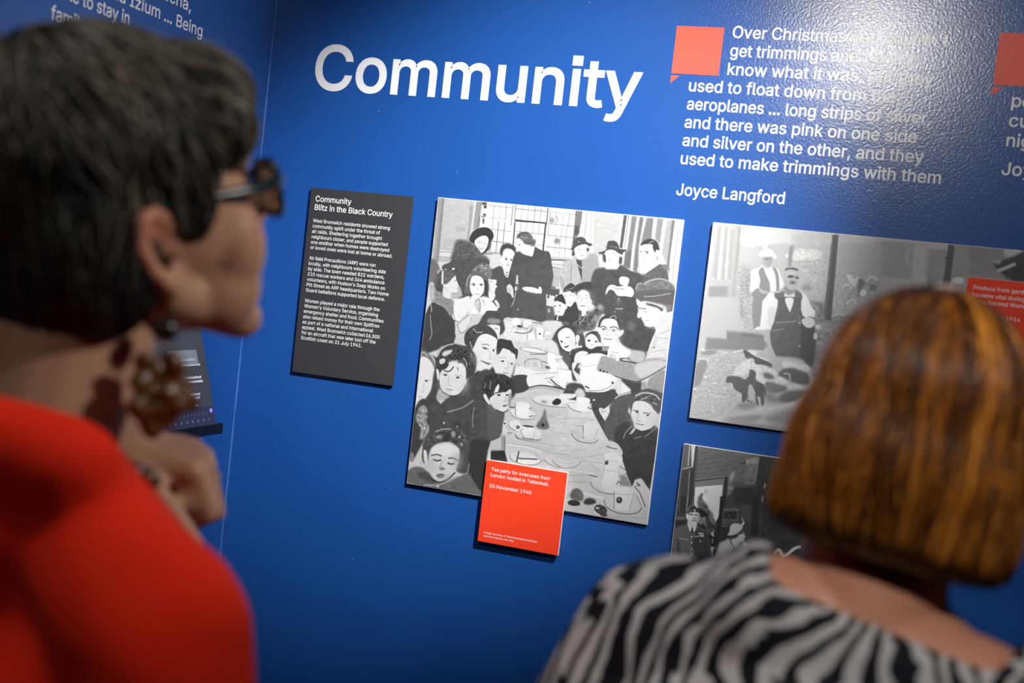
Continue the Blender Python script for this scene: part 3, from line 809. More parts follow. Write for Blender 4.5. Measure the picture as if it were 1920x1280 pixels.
e 30 6 2321 3624 26 28 -8
p 236 8 1711 3694 1793 3624 1915 3635 1931 3768 1885 3803 1748 3746
l 90 9 1710 3684 1748 3746 1864 3797
e 60 6 1886 3726 34 29 -8
e 220 4 1875 3723 14 10 -8
p 245 4 1943 3699 2201 3690 2176 3904 2006 3891
e 75 4 2071 3685 109 17 -2
l 100 10 1978 3742 1954 3793 2013 3871
l 162 9 2201 3690 2175 3895
p 225 8 1877 3824 1932 3777 2007 3901 2284 3811 2246 3903 1952 3947
l 100 12 1861 3855 1928 3912 2099 3925
l 182 9 2406 3669 2623 3761
t 7 59 11 2378 3358 2685 3296 2748 3828 2421 3877
p 225 8 1583 3722 1635 3647 1709 3675 1668 3758 1736 3816 1642 3878
e 80 6 1651 3698 22 15 -8
p 205 8 1477 4018 1606 3912 1798 3835 1689 3929 1676 3989
l 80 10 1719 3847 1800 3845
p 165 16 1438 4042 1550 3957 1676 3910 1695 4158 1456 4194
l 110 9 1486 4190 1695 4158
q 50 8 1457 4204 1705 4157 1777 4339 1474 4347
l 80 10 1676 3910 1705 4157 1767 4340
e 205 6 2084 4224 298 114 -1
l 110 9 1803 4219 1842 4290 1957 4330 2119 4343 2302 4295 2372 4217
p 225 8 1812 4208 1925 4142 1933 4295 1840 4271
p 232 8 1956 4157 2112 4123 2278 4175 2261 4206 1965 4232
p 240 8 1959 4262 2244 4228 2343 4222 2291 4287 2037 4327
l 45 21 1954 4138 1946 4235 1934 4305
l 45 18 1968 4251 2282 4214
e 225 6 2795 4142 252 89 -3
p 220 8 2407 4183 2548 4123 2612 4247 2548 4286
l 100 9 2400 4203 2526 4270 2716 4297
l 110 9 2555 4179 2590 4231 2764 4290 2934 4244 3031 4162 3035 4114
e 210 8 2792 4114 223 52 -4
l 172 9 2575 4186 2803 4203 3019 4145
l 182 14 1720 4029 2139 4013 2341 4040 2571 4072 2814 4054
l 238 25 1732 4046 2092 4040 2345 4078
l 190 14 1889 3926 2129 3929 2625 3949
l 190 11 2662 4010 3109 3923
l 187 9 2618 3722 2793 3715
l 110 10 1860 3853 1907 3914 2129 3929 2284 3896 2326 3832
l 60 16 1985 3893 2145 3897 2282 3879
p 240 8 2182 3873 2243 3720 2325 3823 2272 3878
p 80 8 2968 2981 3265 2961 3485 3035 3430 3105 3336 3201 3252 3213 3114 3128 3041 3054
p 76 8 3129 3251 3154 3102 3224 3154 3260 3275 3361 3406 3479 3681 3460 3705
t 4 43 42 2968 2981 3485 3035 3460 3705 3129 3251
p 95 12 3352 3512 3408 3274 3430 3105 3522 2988 3720 2888 3797 3002 3730 3146 3812 3300 3895 3474 4238 3382 4290 3817 3696 3909 3658 3769 3447 3686
t 5 42 41 3430 3105 3720 2888 3895 3474 4290 3817 3447 3686
p 70 12 3580 3468 3817 3340 3895 3474 4238 3382 4304 3929 3710 4021 3564 3689
l 182 12 3826 3422 3720 3583 3716 3812
l 177 10 3807 3777 3874 3643 3991 3574
l 182 9 4054 3575 4238 3382
q 225 8 3792 3572 3861 3448 3885 3475 3841 3544
l 238 15 3493 3013 3570 2950 3741 2885
p 234 8 3246 3245 3272 3200 3327 3213 3408 3181 3419 3273 3358 3386 3296 3311
l 100 8 3286 3229 3312 3267 3362 3239
e 225 4 3141 3088 21 14 -8
p 95 12 3741 3144 3766 3006 3805 2897 3900 2822 4083 2787 4234 2838 4267 3111 4190 3163 4092 3033 3942 2992 3829 3008 3800 3115 3792 3220
t 24 31 16 3805 2897 4083 2787 4242 2909 4092 3033 3829 3008
l 215 21 3829 2925 3946 2857 4133 2862 4224 2932
l 200 16 3919 2974 4016 2920
l 210 14 4119 2998 4194 3018
p 236 8 3793 3230 3803 3053 3870 3002 4016 3002 4120 3091 4211 3160 4205 3284 4138 3418 3980 3482 3878 3414 3824 3319
l 70 14 3816 3164 3900 3163
e 50 4 3882 3186 25 16 -8
l 80 14 3985 3182 4099 3176
e 50 4 4062 3212 25 14 -8
l 172 12 3915 3202 3896 3308 3962 3330
l 90 14 3893 3371 3947 3378 4009 3380
l 60 21 3894 3464 4002 3489 4140 3428
e 210 4 3751 3184 21 41 -8
p 225 8 3425 3762 3464 3735 3591 3737 3672 3798 3705 3897 3581 3916 3480 3869
l 110 10 3440 3802 3537 3818 3623 3826
l 162 9 3444 3832 3575 3865
p 215 12 2800 3014 2855 2933 2943 2953 2986 3041 2936 3069 2838 3062
l 177 11 2810 3013 2866 3026
p 244 4 2841 3093 2892 3065 3066 3082 3064 3198 3059 3293 2920 3302 2863 3268
l 110 9 2835 3083 2857 3269
l 100 10 2718 3236 2791 3299 2944 3320
p 235 8 2728 3224 2841 3177 2864 3279 2778 3280
p 240 8 3052 3231 3138 3240 3089 3278
l 60 15 3051 3226 3128 3246
p 238 8 2557 3069 2813 3034 2808 3087 2592 3180
p 236 8 2591 3169 2825 3137 2842 3187 2600 3242
l 167 10 2577 3055 2802 3035
l 177 10 2621 3239 2829 3168
e 50 6 2524 3200 65 52 -8
l 90 28 2445 2947 2579 2981 2815 2960
p 225 8 3030 3496 3110 3453 3253 3485 3270 3629 3230 3739 3081 3741 3010 3604
l 162 8 2817 3517 2876 3561 3012 3530
l 100 13 3008 3541 3038 3747
l 110 13 2827 3694 2890 3769 3025 3812 3215 3794 3293 3730
p 205 12 2833 3651 2915 3618 3013 3625 3027 3738 2921 3754
l 167 10 3260 3546 3238 3717 3188 3745
l 190 13 2576 3499 2829 3441 3201 3409
t 6 65 13 2487 3300 3134 3293 3450 3706 3006 4015 2580 4080
q 68 8 3629 3664 4263 3570 4265 3855 4246 4431 4170 4355 4081 4259 3985 4297 3944 4414 3831 4222 3736 3992
t 3 56 55 3629 3664 4263 3570 4246 4431 3831 4222
e 225 4 3562 3952 135 50 -14
p 236 8 3430 3984 3457 3924 3681 3912 3735 3981 3730 4038 3705 4108 3694 4299 3671 4481 3637 4575 3463 4537 3423 4208
l 162 10 3418 4019 3444 4093 3439 4340
l 190 10 3461 4046 3675 4046
e 80 6 3477 4088 29 37 11
l 177 9 3423 4208 3649 4206
p 220 8 3684 4123 3800 4149 3828 4200 3779 4252 3692 4277
l 100 10 3694 4110 3813 4169 3820 4223 3703 4275
p 220 8 3270 4165 3321 4112 3414 4131 3404 4234 3312 4226
l 167 10 3259 4167 3310 4215 3380 4226
p 222 8 3260 4458 3307 4372 3419 4365 3452 4539 3639 4586 3424 4588 3304 4541
l 80 12 3247 4449 3303 4530 3469 4592 3661 4583
l 55 16 3212 4342 3337 4345
q 150 12 3725 4272 3835 4254 3944 4414 3743 4425
l 230 24 3719 4317 3718 4406 3678 4446
l 60 13 3685 4412 3713 4363 3738 4381
e 222 6 3838 4743 324 121 -4
l 80 13 3506 4709 3564 4811 3718 4874 3910 4875 4082 4824 4148 4724
p 235 8 3663 4504 3713 4452 3913 4441 3988 4507 3961 4744 3948 4824 3701 4821 3670 4615
l 110 11 3661 4538 3690 4823
l 162 10 3988 4507 3947 4813
l 190 11 3682 4568 3828 4566 3980 4530
e 70 6 3761 4667 51 55 11
e 180 4 3754 4656 16 15 -9
p 215 8 3432 3805 3460 3757 3583 3749 3693 3821 3725 3905 3685 3945 3564 3874
l 60 13 3444 3815 3537 3834 3616 3833
l 230 13 3533 3801 3614 3822
p 222 12 3974 4387 3985 4297 4081 4259 4170 4355 4249 4453 4248 4718 4158 4711 4050 4552 3984 4474
l 80 18 4012 4337 4072 4371 4029 4378
l 80 15 3988 4407 4088 4501 4201 4704
l 162 13 4025 4534 4133 4693
p 110 12 2949 4643 3012 4588 3107 4618 3150 4689 3138 4781 3002 4793 2926 4737
t 24 14 13 2949 4643 3107 4618 3138 4781 2905 4854 2864 4702
e 60 6 3008 4842 109 50 -4
p 70 12 3163 4799 3234 4720 3349 4724 3368 4788 3225 4834
e 75 8 3469 4872 113 77 10
t 36 14 13 3361 4823 3542 4815 3581 4953 3329 4940
e 60 8 3523 4941 68 44 10
e 200 6 3411 4859 34 18 -10
p 74 12 251 2630 386 2535 602 2430 530 2166 405 1986 -9 2034 -8 2662
t 3 42 39 251 2630 602 2430 405 1986 -9 2034 -8 2662
l 205 10 90 2022 121 2195 154 2338 126 2459
p 214 8 561 2084 623 2077 731 1948 1014 1915 972 2074 748 2266 747 2431 584 2451 623 2252
t 7 10 10 561 2084 1014 1915 748 2266 584 2451
l 110 9 792 1941 617 2117 611 2156 686 2264 781 2194 839 1993
p 232 8 630 2135 815 1957 813 2113 705 2252
p 80 12 1011 2060 1055 1910 1198 1836 1355 1875 1429 1991 1465 2121 1414 2204 1364 2201 1368 2066 1277 2067 1119 2018
p 150 16 1127 2008 1192 1952 1365 1961 1342 2021 1203 2047
p 236 8 1186 2068 1368 2071 1360 2259 1265 2136
l 90 10 1283 2119 1343 2117
p 80 8 765 2410 760 2274 838 2158 963 2085 1125 2076 1266 2145 1350 2260 1387 2487 1344 2377 1280 2269 1153 2227 1036 2270 978 2383 923 2526 815 2481
l 187 16 901 2170 969 2220 1070 2208
t 14 25 23 760 2274 963 2085 1036 2270 921 2507 815 2481
l 177 16 867 2397 921 2507
p 240 8 937 2553 970 2404 1027 2281 1154 2231 1300 2266 1358 2327 1377 2488 1367 2567 1325 2726 1229 2864 1149 2880 1054 2848 996 2710
l 100 12 1084 2419 1174 2403 1217 2421
l 70 16 1101 2474 1162 2467 1205 2490
e 60 4 1158 2477 26 17 3
e 245 2 1184 2483 10 8 -7
e 60 4 1307 2492 18 19 -7
l 162 10 1304 2468 1363 2451
l 187 12 1229 2516 1271 2617 1244 2650
p 110 8 1107 2696 1189 2695 1281 2703 1256 2745 1193 2733
p 240 4 1136 2678 1279 2684 1262 2715 1159 2699
l 90 12 1097 2693 1181 2716 1274 2723
p 62 12 1048 2888 1151 2894 1240 2872 1357 2741 1393 2872 1678 2892 1723 3270 922 3381 893 3142
p 66 8 1356 2394 1405 2292 1525 2287 1615 2305 1637 2494 1566 2464 1492 2435 1434 2539 1373 2537
p 234 8 1350 2684 1376 2565 1452 2517 1493 2445 1638 2503 1683 2881 1597 2888 1512 2856 1388 2834 1329 2764
l 172 10 1431 2602 1541 2588
e 45 4 1488 2652 30 17 3
e 60 4 1647 2675 14 21 -7
l 187 12 1589 2654 1601 2758 1563 2772
p 110 8 1520 2836 1611 2838 1594 2864 1543 2857
p 64 8 1359 2312 1476 2279 1612 2320 1671 2398 1735 2429 1739 2543 1716 2604 1696 2520 1631 2480 1565 2431 1473 2423 1415 2527 1370 2571
p 234 8 1352 2593 1416 2536 1474 2433 1582 2487 1687 2531 1721 2642 1698 2702 1672 2821 1629 2884 1546 2866 1453 2849 1381 2840
l 162 9 1424 2603 1543 2583
e 45 4 1490 2652 26 15 -7
e 45 4 1654 2674 22 17 -7
l 177 12 1601 2647 1594 2763 1545 2770
l 100 14 1523 2840 1614 2847
p 90 12 1684 2838 1706 2691 1723 2660 1707 2864 1650 2891
p 78 12 3 2638 169 2695 276 2813 270 3075 245 3340 90 3616 201 3521 229 3596 1404 3431 1290 2854 1069 2900 987 2980
p 130 12 15 2654 90 2662 214 2759 284 2881 274 2952 206 2848 103 2765 23 2801
l 215 13 18 2680 97 2713 119 2745
p 240 8 3 2795 123 2780 215 2847 265 2953 252 3077 259 3216 229 3360 150 3485 70 3601 -2 3629 -6 3199
e 60 4 150 3170 24 17 -8
l 167 11 111 3157 223 3151
l 177 9 110 3227 116 3358 72 3381
l 167 11 44 3464 99 3448
p 70 12 308 3000 303 2722 345 2604 445 2513 570 2471 699 2473 838 2490 967 2577 1027 2699 1022 2889 981 2998 895 3044 855 2945 814 2830 732 2754 550 2777 439 2931 383 3008
t 24 24 17 303 2722 570 2471 838 2490 1022 2889 814 2830 545 2734 383 3008
l 225 14 311 2712 362 2593 472 2505 570 2476
p 225 12 388 2659 438 2609 554 2577 558 2611 466 2692 403 2701
p 222 8 348 2786 398 2745 455 2755 444 2817 373 2844
l 210 12 788 2686 842 2757 861 2841
l 177 11 904 2585 932 2668
p 236 8 311 2947 349 2951 374 3009 378 3122 347 3100
p 236 8 987 2980 967 3034 925 3144 871 3151 878 3055
p 236 8 385 3025 439 2931 515 2869 571 2792 681 2786 790 2781 847 2877 868 3048 855 3170 778 3302 674 3351 562 3341 463 3293 405 3196
p 60 8 412 2934 429 2845 509 2817 508 2887 457 2928
l 60 21 459 2945 526 2958 586 2920 616 2864
l 90 14 690 2863 714 2912
p 90 12 690 2785 710 2722 782 2713 827 2785 874 2874 772 2783
l 162 9 413 3021 521 2998
e 45 4 491 3021 31 17 -8
e 245 2 500 3017 7 6 -8
e 45 4 719 3034 33 17 -3
l 177 11 659 2997 742 2995 816 3002
l 190 14 551 3020 561 3175 600 3196
l 185 9 573 3200 626 3184
l 95 12 524 3259 589 3259 654 3263
l 182 11 538 3300 630 3296
l 60 20 465 3310 555 3359 667 3370 780 3319 852 3223
p 190 12 366 3411 405 3275 487 3333 612 3377 529 3458 445 3531 392 3477
p 78 12 605 3395 789 3318 916 3145 1032 2974 1132 3047 1235 3455 458 3564
p 74 12 881 3142 1005 2970 1222 2902 1343 2896 1287 3281 1343 3408 1496 3503 1620 3524 1613 3718 1604 3893 1458 4031 853 4122
t 5 41 39 881 3142 1222 2902 1496 3503 1613 3718 1458 4031 853 4122
p 95 12 1283 3417 1366 3434 1498 3512 1610 3525 1613 3718 1584 3896 1473 3990 1353 4008
p 58 8 1183 3179 1183 3004 1274 2915 1443 2883 1584 2883 1677 2986 1690 3090 1654 3134 1598 3170 1515 3153 1468 3092 1438 3182 1395 3246 1359 3290 1324 3333 1240 3229
t 16 10 38 1183 3179 1274 2915 1584 2883 1690 3090 1515 3153 1324 3333
l 177 10 1231 3065 1221 3154
l 167 12 1317 3015 1324 3159
p 236 8 1400 3207 1428 3097 1473 3052 1476 3158 1423 3223
p 232 8 1334 3332 1386 3257 1518 3172 1598 3170 1692 3109 1712 3280 1704 3377 1673 3458 1588 3504 1514 3481 1385 3422
p 236 8 1215 3271 1253 3251 1302 3317 1351 3388 1355 3426 1266 3361
l 70 16 1420 3204 1519 3181 1558 3166
e 40 4 1490 3233 32 17 -3
e 40 4 1638 3211 28 15 -8
l 167 12 1606 3236 1625 3311 1587 3326
p 80 8 1576 3405 1643 3376 1664 3383 1608 3419
l 50 18 1474 3487 1599 3517 1683 3457
p 150 16 1666 3228 1699 3166 1717 3317 1688 3418
l 100 12 936 3426 1016 3406 1049 3343
l 110 10 1048 3508 1101 3695 1068 3846
p 82 12 190 3500 442 3504 765 3420 1036 3382 1286 3425 1363 3957 1442 4049 1395 4341 1437 4918 1218 4915 872 4317 309 4272 235 3888
t 5 70 65 190 3500 1286 3425 1437 4918 872 4317 309 4272
p 62 12 1067 4105 1429 4051 1395 4341 1440 4944 1282 4878 1133 4668
l 165 19 599 3652 862 3537 1037 3395
l 162 13 1078 3506 1066 3637 1090 3842
e 190 4 559 3847 19 23 -8
e 180 4 806 3877 14 15 -8
q 210 8 396 3471 533 3452 460 3534
p 72 16 -2 3672 190 3500 323 4033 241 4177 62 4574 -9 4452
p 165 12 68 3662 159 3596 240 3690 229 3836 306 4009 214 4181 141 4165 151 4006 35 3864
t 36 20 29 28 3681 219 3627 309 4035 155 4163
e 150 10 42 4524 35 92 -9
p 118 16 25 4738 215 4669 364 4738 550 4892 843 4780 1090 4649 1196 4736 1324 4885 1380 4901 1390 4984 -3 4982
t 5 56 52 25 4738 364 4738 1090 4649 1390 4984 -3 4982
p 85 24 159 4796 364 4738 549 4879 382 4893
l 177 27 321 4969 596 4924 920 4728
e 210 4 579 4956 31 16 -9
p 84 16 221 4364 220 4233 350 4029 520 3925 738 3893 937 3942 1067 4105 1074 4286 1063 4418 1105 4542 1063 4653 911 4651 875 4578 902 4339 862 4240 660 4166 495 4191 384 4313 364 4500 276 4593 223 4496
t 20 31 23 220 4233 520 3925 937 3942 1067 4105 862 4240 495 4191 384 4313
l 185 16 419 4019 578 3949 688 3940
p 62 16 572 4127 641 4012 725 4013 660 4166 591 4177
e 160 16 498 4099 55 36 -8
e 160 16 752 4009 41 52 -8
e 175 8 867 4044 27 21 -8
e 160 12 923 4166 27 34 -9
l 167 16 1097 4478 1087 4623 1050 4655
e 200 6 229 4607 20 26 -9
p 238 8 245 4387 285 4368 326 4480 328 4611 270 4541
p 228 12 347 4477 384 4313 498 4217 687 4162 846 4217 902 4286 900 4444 885 4550 833 4690 708 4814 588 4860 472 4826 371 4684
p 242 24 411 4309 664 4205 850 4255 872 4317 687 4398 437 4410
l 75 22 399 4442 493 4408 578 4421
l 75 21 720 4439 801 4426 888 4458
l 45 24 449 4507 519 4513 573 4494
l 45 24 716 4525 773 4535 826 4514
l 185 21 604 4516 575 4625 634 4655
p 130 12 561 4628 643 4615 674 4636 607 4666
p 95 8 528 4764 601 4726 672 4741 649 4784 568 4804
l 190 13 565 4778 647 4761
l 50 24 462 4854 591 4879 736 4810 858 4672
q 205 8 1397 4237 1441 4036 1618 3932 1643 4148 1457 4176
e 208 120 846 3172 55 112 7
e 214 120 473 3222 46 95 -18
e 205 100 643 3095 37 52 -8
e 214 120 1333 2629 40 115 13
e 212 120 1022 2668 41 106 -7
e 216 100 1602 2767 50 86 -7
e 205 120 1461 3372 50 86 -18
e 175 100 1675 3304 24 86 -8
e 208 120 4164 3290 51 122 -8
e 214 120 3878 3331 41 113 -8
e 190 100 876 4473 55 168 1
e 196 100 404 4600 47 143 -9
e 178 80 705 4788 124 34 -9
e 212 120 3382 1957 46 124 3
e 216 120 3179 2016 46 102 -7
e 222 120 4125 1665 101 100 -7
e 206 100 2847 1495 40 102 -6
e 212 120 2683 2196 39 112 -7
e 205 120 1708 2701 20 86 3
e 186 120 2469 3460 215 32 -4
e 190 120 1870 3258 129 23 -8
e 186 120 2288 3839 256 27 -2
e 186 120 2337 4012 324 19 1
e 192 120 2925 4008 270 23 -5
e 188 120 1934 3968 199 15 -3
e 184 120 2727 4391 253 24 -5
e 184 120 3081 4307 274 24 -5
e 184 120 3097 4439 228 22 -5
e 190 120 3374 4552 226 24 -3
e 186 120 3808 4959 336 22 -4
t 4 11 10 -77 -70 4342 -72 4318 5082 -100 5094
t 2 30 28 -77 -70 4342 -72 4318 5082 -100 5094"""
OPS2 = """q 196 0 -78 -97 4695 -132 5131 3355 -11 4006
q 150 40 1324 1078 4837 1002 5131 3355 1509 3937
t 13 49 34 1324 1078 4837 1002 5131 3355 1509 3937
q 92 4 3308 124 3399 115 3521 2463 3423 2477
q 205 24 1192 -35 3376 -110 3313 603 1207 746
q 165 56 3230 -64 4634 -89 4721 608 3323 682
q 150 56 3832 -58 4634 -89 4721 608 3916 617
t 4 97 50 1192 -35 4634 -89 4721 608 1207 746
q 178 24 2477 57 3090 30 3083 595 2571 568
l 205 22 2430 61 2571 64
l 200 19 2973 138 3071 128 3080 321 2999 345 2983 153
l 172 19 3030 165 3046 292
l 185 16 2429 306 2630 294
e 200 24 3364 35 300 64 -1
e 232 10 3755 523 89 48 -6
s 200 15 3657 582 3866 575
p 205 24 4340 3 4572 -5 4613 86 4383 109
p 70 16 4225 251 4360 158 4576 26 4615 -9 4670 425 4453 433 4324 336
l 200 51 4293 323 4402 264 4497 207
l 80 24 4223 236 4389 155 4520 158
p 190 16 4188 192 4302 164 4295 228
q 62 16 4464 290 4635 146 4671 441 4467 431
q 196 12 9 6 441 0 427 1146 -2 1194
q 226 8 0 12 49 12 27 1191 -2 1194
q 178 16 82 48 139 42 167 903 90 911
q 215 12 139 42 188 47 213 888 175 892
q 175 16 188 47 246 52 281 890 233 896
q 210 12 244 71 283 77 318 877 289 880
q 180 16 283 77 355 80 395 878 328 885
e 240 6 106 885 19 17 -6
e 238 12 190 619 21 87 2
e 238 12 290 647 17 67 2
q 190 12 348 23 415 26 465 1142 399 1149
q 165 16 405 18 447 14 503 1137 437 1145
q 190 8 35 936 397 897 395 956 41 984
q 158 16 59 1012 378 977 389 1150 56 1187
q 184 16 349 980 406 974 408 1148 351 1154
q 218 24 452 13 1213 0 1238 207 687 308 465 282
l 240 25 478 309 575 319 671 329
p 240 20 459 147 536 159 549 264 471 252
q 236 12 809 181 879 174 881 347 824 343
q 200 32 475 358 787 346 775 636 474 667
p 188 32 465 668 691 644 710 1114 493 1139
t 18 13 12 477 686 691 644 710 1114 493 1139
l 238 10 518 788 615 806
l 238 11 493 974 610 1000
l 235 13 612 701 674 742
q 200 24 1018 267 1845 186 1865 946 1488 971 1130 770
t 12 20 17 1297 291 1825 357 1816 951 1625 870
p 232 20 1303 342 1404 281 1505 296 1568 273 1685 287 1740 332 1669 424 1539 437 1310 469
t 18 13 10 1297 291 1734 282 1750 416 1310 469
l 187 18 1314 494 1583 462
q 150 16 1233 246 1291 241 1289 565 1240 579
e 240 10 1203 412 25 22 -6
p 165 24 1486 817 1549 793 1631 853 1630 912 1507 917
p 200 32 1447 770 1574 791 1474 853
t 13 13 14 1633 869 1844 846 1872 1276 1694 1297
l 225 10 1763 923 1828 916
l 167 7 1699 1007 1740 934 1810 901
q 92 8 1865 151 1895 131 2034 1257 1880 1275 1873 945
q 112 12 1849 152 1873 150 1866 692 1905 1272 1872 1276
p 172 24 534 747 655 691 723 900 701 1412 600 1424
t 24 12 12 534 747 655 691 751 983 768 1405 600 1424
p 205 16 852 567 986 554 995 630 931 654 877 633
p 236 8 684 714 737 665 811 640 839 594 877 633 930 645 993 613 1097 636 1151 734 1217 863 1200 934 1038 977 1028 1039 866 1022 800 969 740 1036 699 1015 692 851
p 150 8 801 702 860 627 945 772 999 870 1022 988 850 964 843 835
p 150 8 1003 629 1063 631 1118 737 1151 939 1111 961 1082 792
p 238 8 879 642 930 645 994 621 1055 709 1086 826 1104 970 1027 996 989 854 924 740
p 150 12 742 1053 817 967 887 985 1006 998 1028 1039 951 1099 935 1385 793 1402 771 1153
p 190 12 844 981 1024 1005 1154 965 1182 919 1202 951 1160 1015 1045 1037 893 1036
p 175 12 848 464 990 450 994 553 967 607 918 621 861 566
l 167 12 860 489 985 476
l 167 14 917 543 975 537
e 120 6 919 492 50 10 -6
p 244 8 779 454 790 402 851 344 934 336 997 372 1046 427 1043 471 1001 475 972 443 823 467
l 185 8 806 464 1006 444
p 238 12 927 1386 945 1186 987 1043 1042 1011 1111 1029 1157 990 1228 956 1392 930 1512 959 1584 1011 1658 1139 1702 1296
p 118 8 1086 1032 1158 998 1221 966 1262 1030 1304 1162 1358 1267 1392 1135 1393 938 1496 970 1525 1069 1531 1316 1135 1362 1147 1180
p 240 8 1243 1006 1390 981 1390 1118 1375 1265 1351 1277 1306 1179
p 150 16 1221 897 1377 880 1396 964 1312 1024 1241 989
p 190 12 1200 660 1244 604 1394 605 1437 686 1433 789 1411 885 1359 934 1282 916 1221 829
p 200 24 1225 657 1380 632 1371 693 1239 707
p 110 12 1207 650 1218 598 1290 574 1393 597 1397 631 1279 617
l 230 10 1233 588 1348 572
p 85 12 1259 731 1289 706 1349 713 1343 739 1278 750
p 85 12 1374 718 1426 730 1420 756 1377 744
p 100 16 1296 829 1341 790 1395 819 1356 844
l 215 10 1317 865 1375 859
l 177 12 1233 793 1270 892
q 185 24 621 1157 792 1138 822 1645 683 1662
t 18 11 11 621 1157 792 1138 822 1645 683 1662
p 150 8 792 1138 938 1121 930 1568 844 1626 772 1300
q 140 12 417 1694 733 1688 1008 1694 1045 1929 448 1947
q 165 12 415 1678 965 1660 991 1680 419 1710
q 118 16 657 1713 994 1704 996 1720 661 1745
p 108 12 1130 1100 1510 1057 1546 1290 1622 1344 1757 1454 1803 1889 1709 2050 1284 2105 1145 1853 1093 1620 1140 1432
t 4 46 32 1130 1100 1510 1057 1757 1454 1709 2050 1284 2105 1093 1620
p 240 8 1260 1085 1389 1071 1367 1263 1344 1266
p 92 16 1556 1430 1759 1469 1813 2029 1633 2060
l 167 11 1175 1468 1327 1442 1477 1408
l 165 11 1115 1610 1310 1555
e 200 6 1526 1434 20 13 -7
l 177 9 1504 1318 1530 1402
e 180 10 1570 1792 18 17 -7
p 240 8 938 1121 1130 1100 1157 1192 1140 1369 1123 1482 1102 1564 1112 1586 1050 1586 959 1613 930 1568 925 1330
p 225 12 1019 1271 1124 1243 1126 1449 1061 1553
p 236 8 845 1634 870 1583 937 1559 929 1616 882 1622
p 190 8 992 1625 1077 1614 1107 1738 1145 1853 1203 1949 1236 2024 1169 2048 1138 1989 1082 1980 1055 1824
p 240 8 1518 1057 1608 1046 1672 1196 1736 1283 1740 1314 1657 1316 1614 1345 1534 1252
p 222 8 1552 1399 1599 1346 1681 1329 1748 1376 1750 1455 1671 1495 1607 1472
t 20 9 9 1588 1379 1732 1370 1744 1471 1614 1471
e 215 8 1819 1462 45 31 23
e 225 8 1791 1607 30 55 3
t 30 11 11 1761 1422 1865 1402 1892 1681 1772 1696
q 190 20 1879 132 2600 96 2733 1176 1985 1263
t 16 19 16 1955 551 2630 546 2658 771 2149 1221 1977 1241
p 228 12 2139 631 2215 606 2254 667 2310 612 2322 709 2253 782
l 238 22 2155 629 2276 714
l 238 22 2415 699 2513 607 2611 646
l 235 19 2113 798 2187 757 2241 816
p 130 20 2318 677 2431 698 2358 869 2362 1033
e 150 12 2549 767 62 58 -6
e 245 8 2420 862 47 49 24
l 235 19 2191 1052 2277 977 2331 1036
l 225 16 1983 1290 2086 1229 2184 1250
q 100 4 1850 19 1944 10 1996 1338 1894 1350
q 122 8 1850 19 1874 17 1918 1347 1894 1350
q 92 8 3548 1 3638 0 3645 663 3545 642
q 85 8 3520 199 3640 197 3642 215 3515 220
p 190 16 16 2191 124 2040 731 1929 1184 1997 1741 2093 1883 3250 18 3530 -15 3072
t 11 34 11 16 2191 733 1940 965 2932 -8 3128
t 7 14 14 16 2191 733 1940 965 2932 -8 3128
q 142 16 3 1894 110 1835 1048 1788 1080 1874 737 1974 402 1993 111 2030
q 200 16 -14 1850 116 1834 110 2018 58 2059 8 2031
l 240 23 66 2035 107 2047
p 150 20 72 2081 180 2032 317 2038 189 2111 64 2116
p 150 20 4 2469 13 2260 153 2185 178 2297 145 2404 108 2570 15 2652
l 225 16 28 2190 152 2179 182 2239
e 240 6 24 2679 27 11 -8
e 238 8 176 2469 27 14 -8
e 232 8 333 2546 34 11 -8
l 225 14 265 2733 381 2751 505 2746
l 220 11 203 2879 258 2860
l 222 11 338 2024 475 2041
l 238 18 563 2019 713 1965
p 100 12 713 1965 793 1978 899 2021 1083 2077 1190 2142 1163 2191 1049 2161 915 2155 884 2080 785 2093
p 225 12 790 1956 947 1959 921 2019 1080 2055 1141 2104 1038 2072 877 2024
p 222 16 614 2343 695 2184 818 2088 896 2090 938 2164 1094 2166 1209 2208 1316 2272 1446 2345 1671 2405 1733 2464 1578 2530 1441 2481 1249 2530 1110 2481 966 2387 845 2312 763 2368
t 13 22 18 614 2343 818 2088 1209 2208 1671 2405 1249 2530 845 2312
p 105 12 511 2516 521 2412 676 2391 791 2421 851 2357 851 2266 905 2259 955 2298 968 2409 1086 2461 1154 2565 1132 2659 1020 2652 912 2496 870 2513 861 2628 751 2643 644 2589 599 2504
l 225 13 607 2378 736 2338 790 2410
q 100 8 771 2618 872 2627 836 2791 791 2786
p 100 12 982 2521 1116 2525 1135 2772 1105 2799 1067 2668 1023 2674 1060 2794 1012 2766
l 110 27 867 2673 864 2742 945 2764
p 130 20 1110 2481 1156 2407 1325 2429 1459 2456 1424 2528 1200 2582
p 120 20 1064 2283 1197 2288 1249 2349 1118 2367
p 112 16 1296 2286 1361 2188 1474 2128 1599 2168 1756 2214 1775 2369 1559 2375 1422 2326
l 187 26 1391 2251 1467 2253 1489 2340
p 225 16 1341 2112 1346 2066 1452 2041 1629 2063 1740 2082 1751 2170 1530 2143 1369 2164
p 150 32 1135 2681 1144 2578 1303 2613 1379 2693 1273 2730
p 120 32 1368 2604 1531 2503 1789 2479 1701 2648 1414 2710
p 150 32 729 2829 945 2764 1039 2808 849 2892 712 2877
p 205 24 369 3120 596 3030 909 2929 1062 2816 1331 2756 1574 2677 1802 2589 1870 3140 1218 3180 429 3146
p 160 40 513 3088 817 2999 1079 2950 1148 2974 942 3106
l 215 45 1069 2872 1337 2800 1577 2699
p 160 56 1151 2996 1400 2870 1589 2798 1621 3064 1313 3052
q 150 32 471 3117 1208 3102 1624 3086 1635 3175 1000 3212
t 3 11 11 -78 -97 4695 -132 5131 3355 -11 4006"""
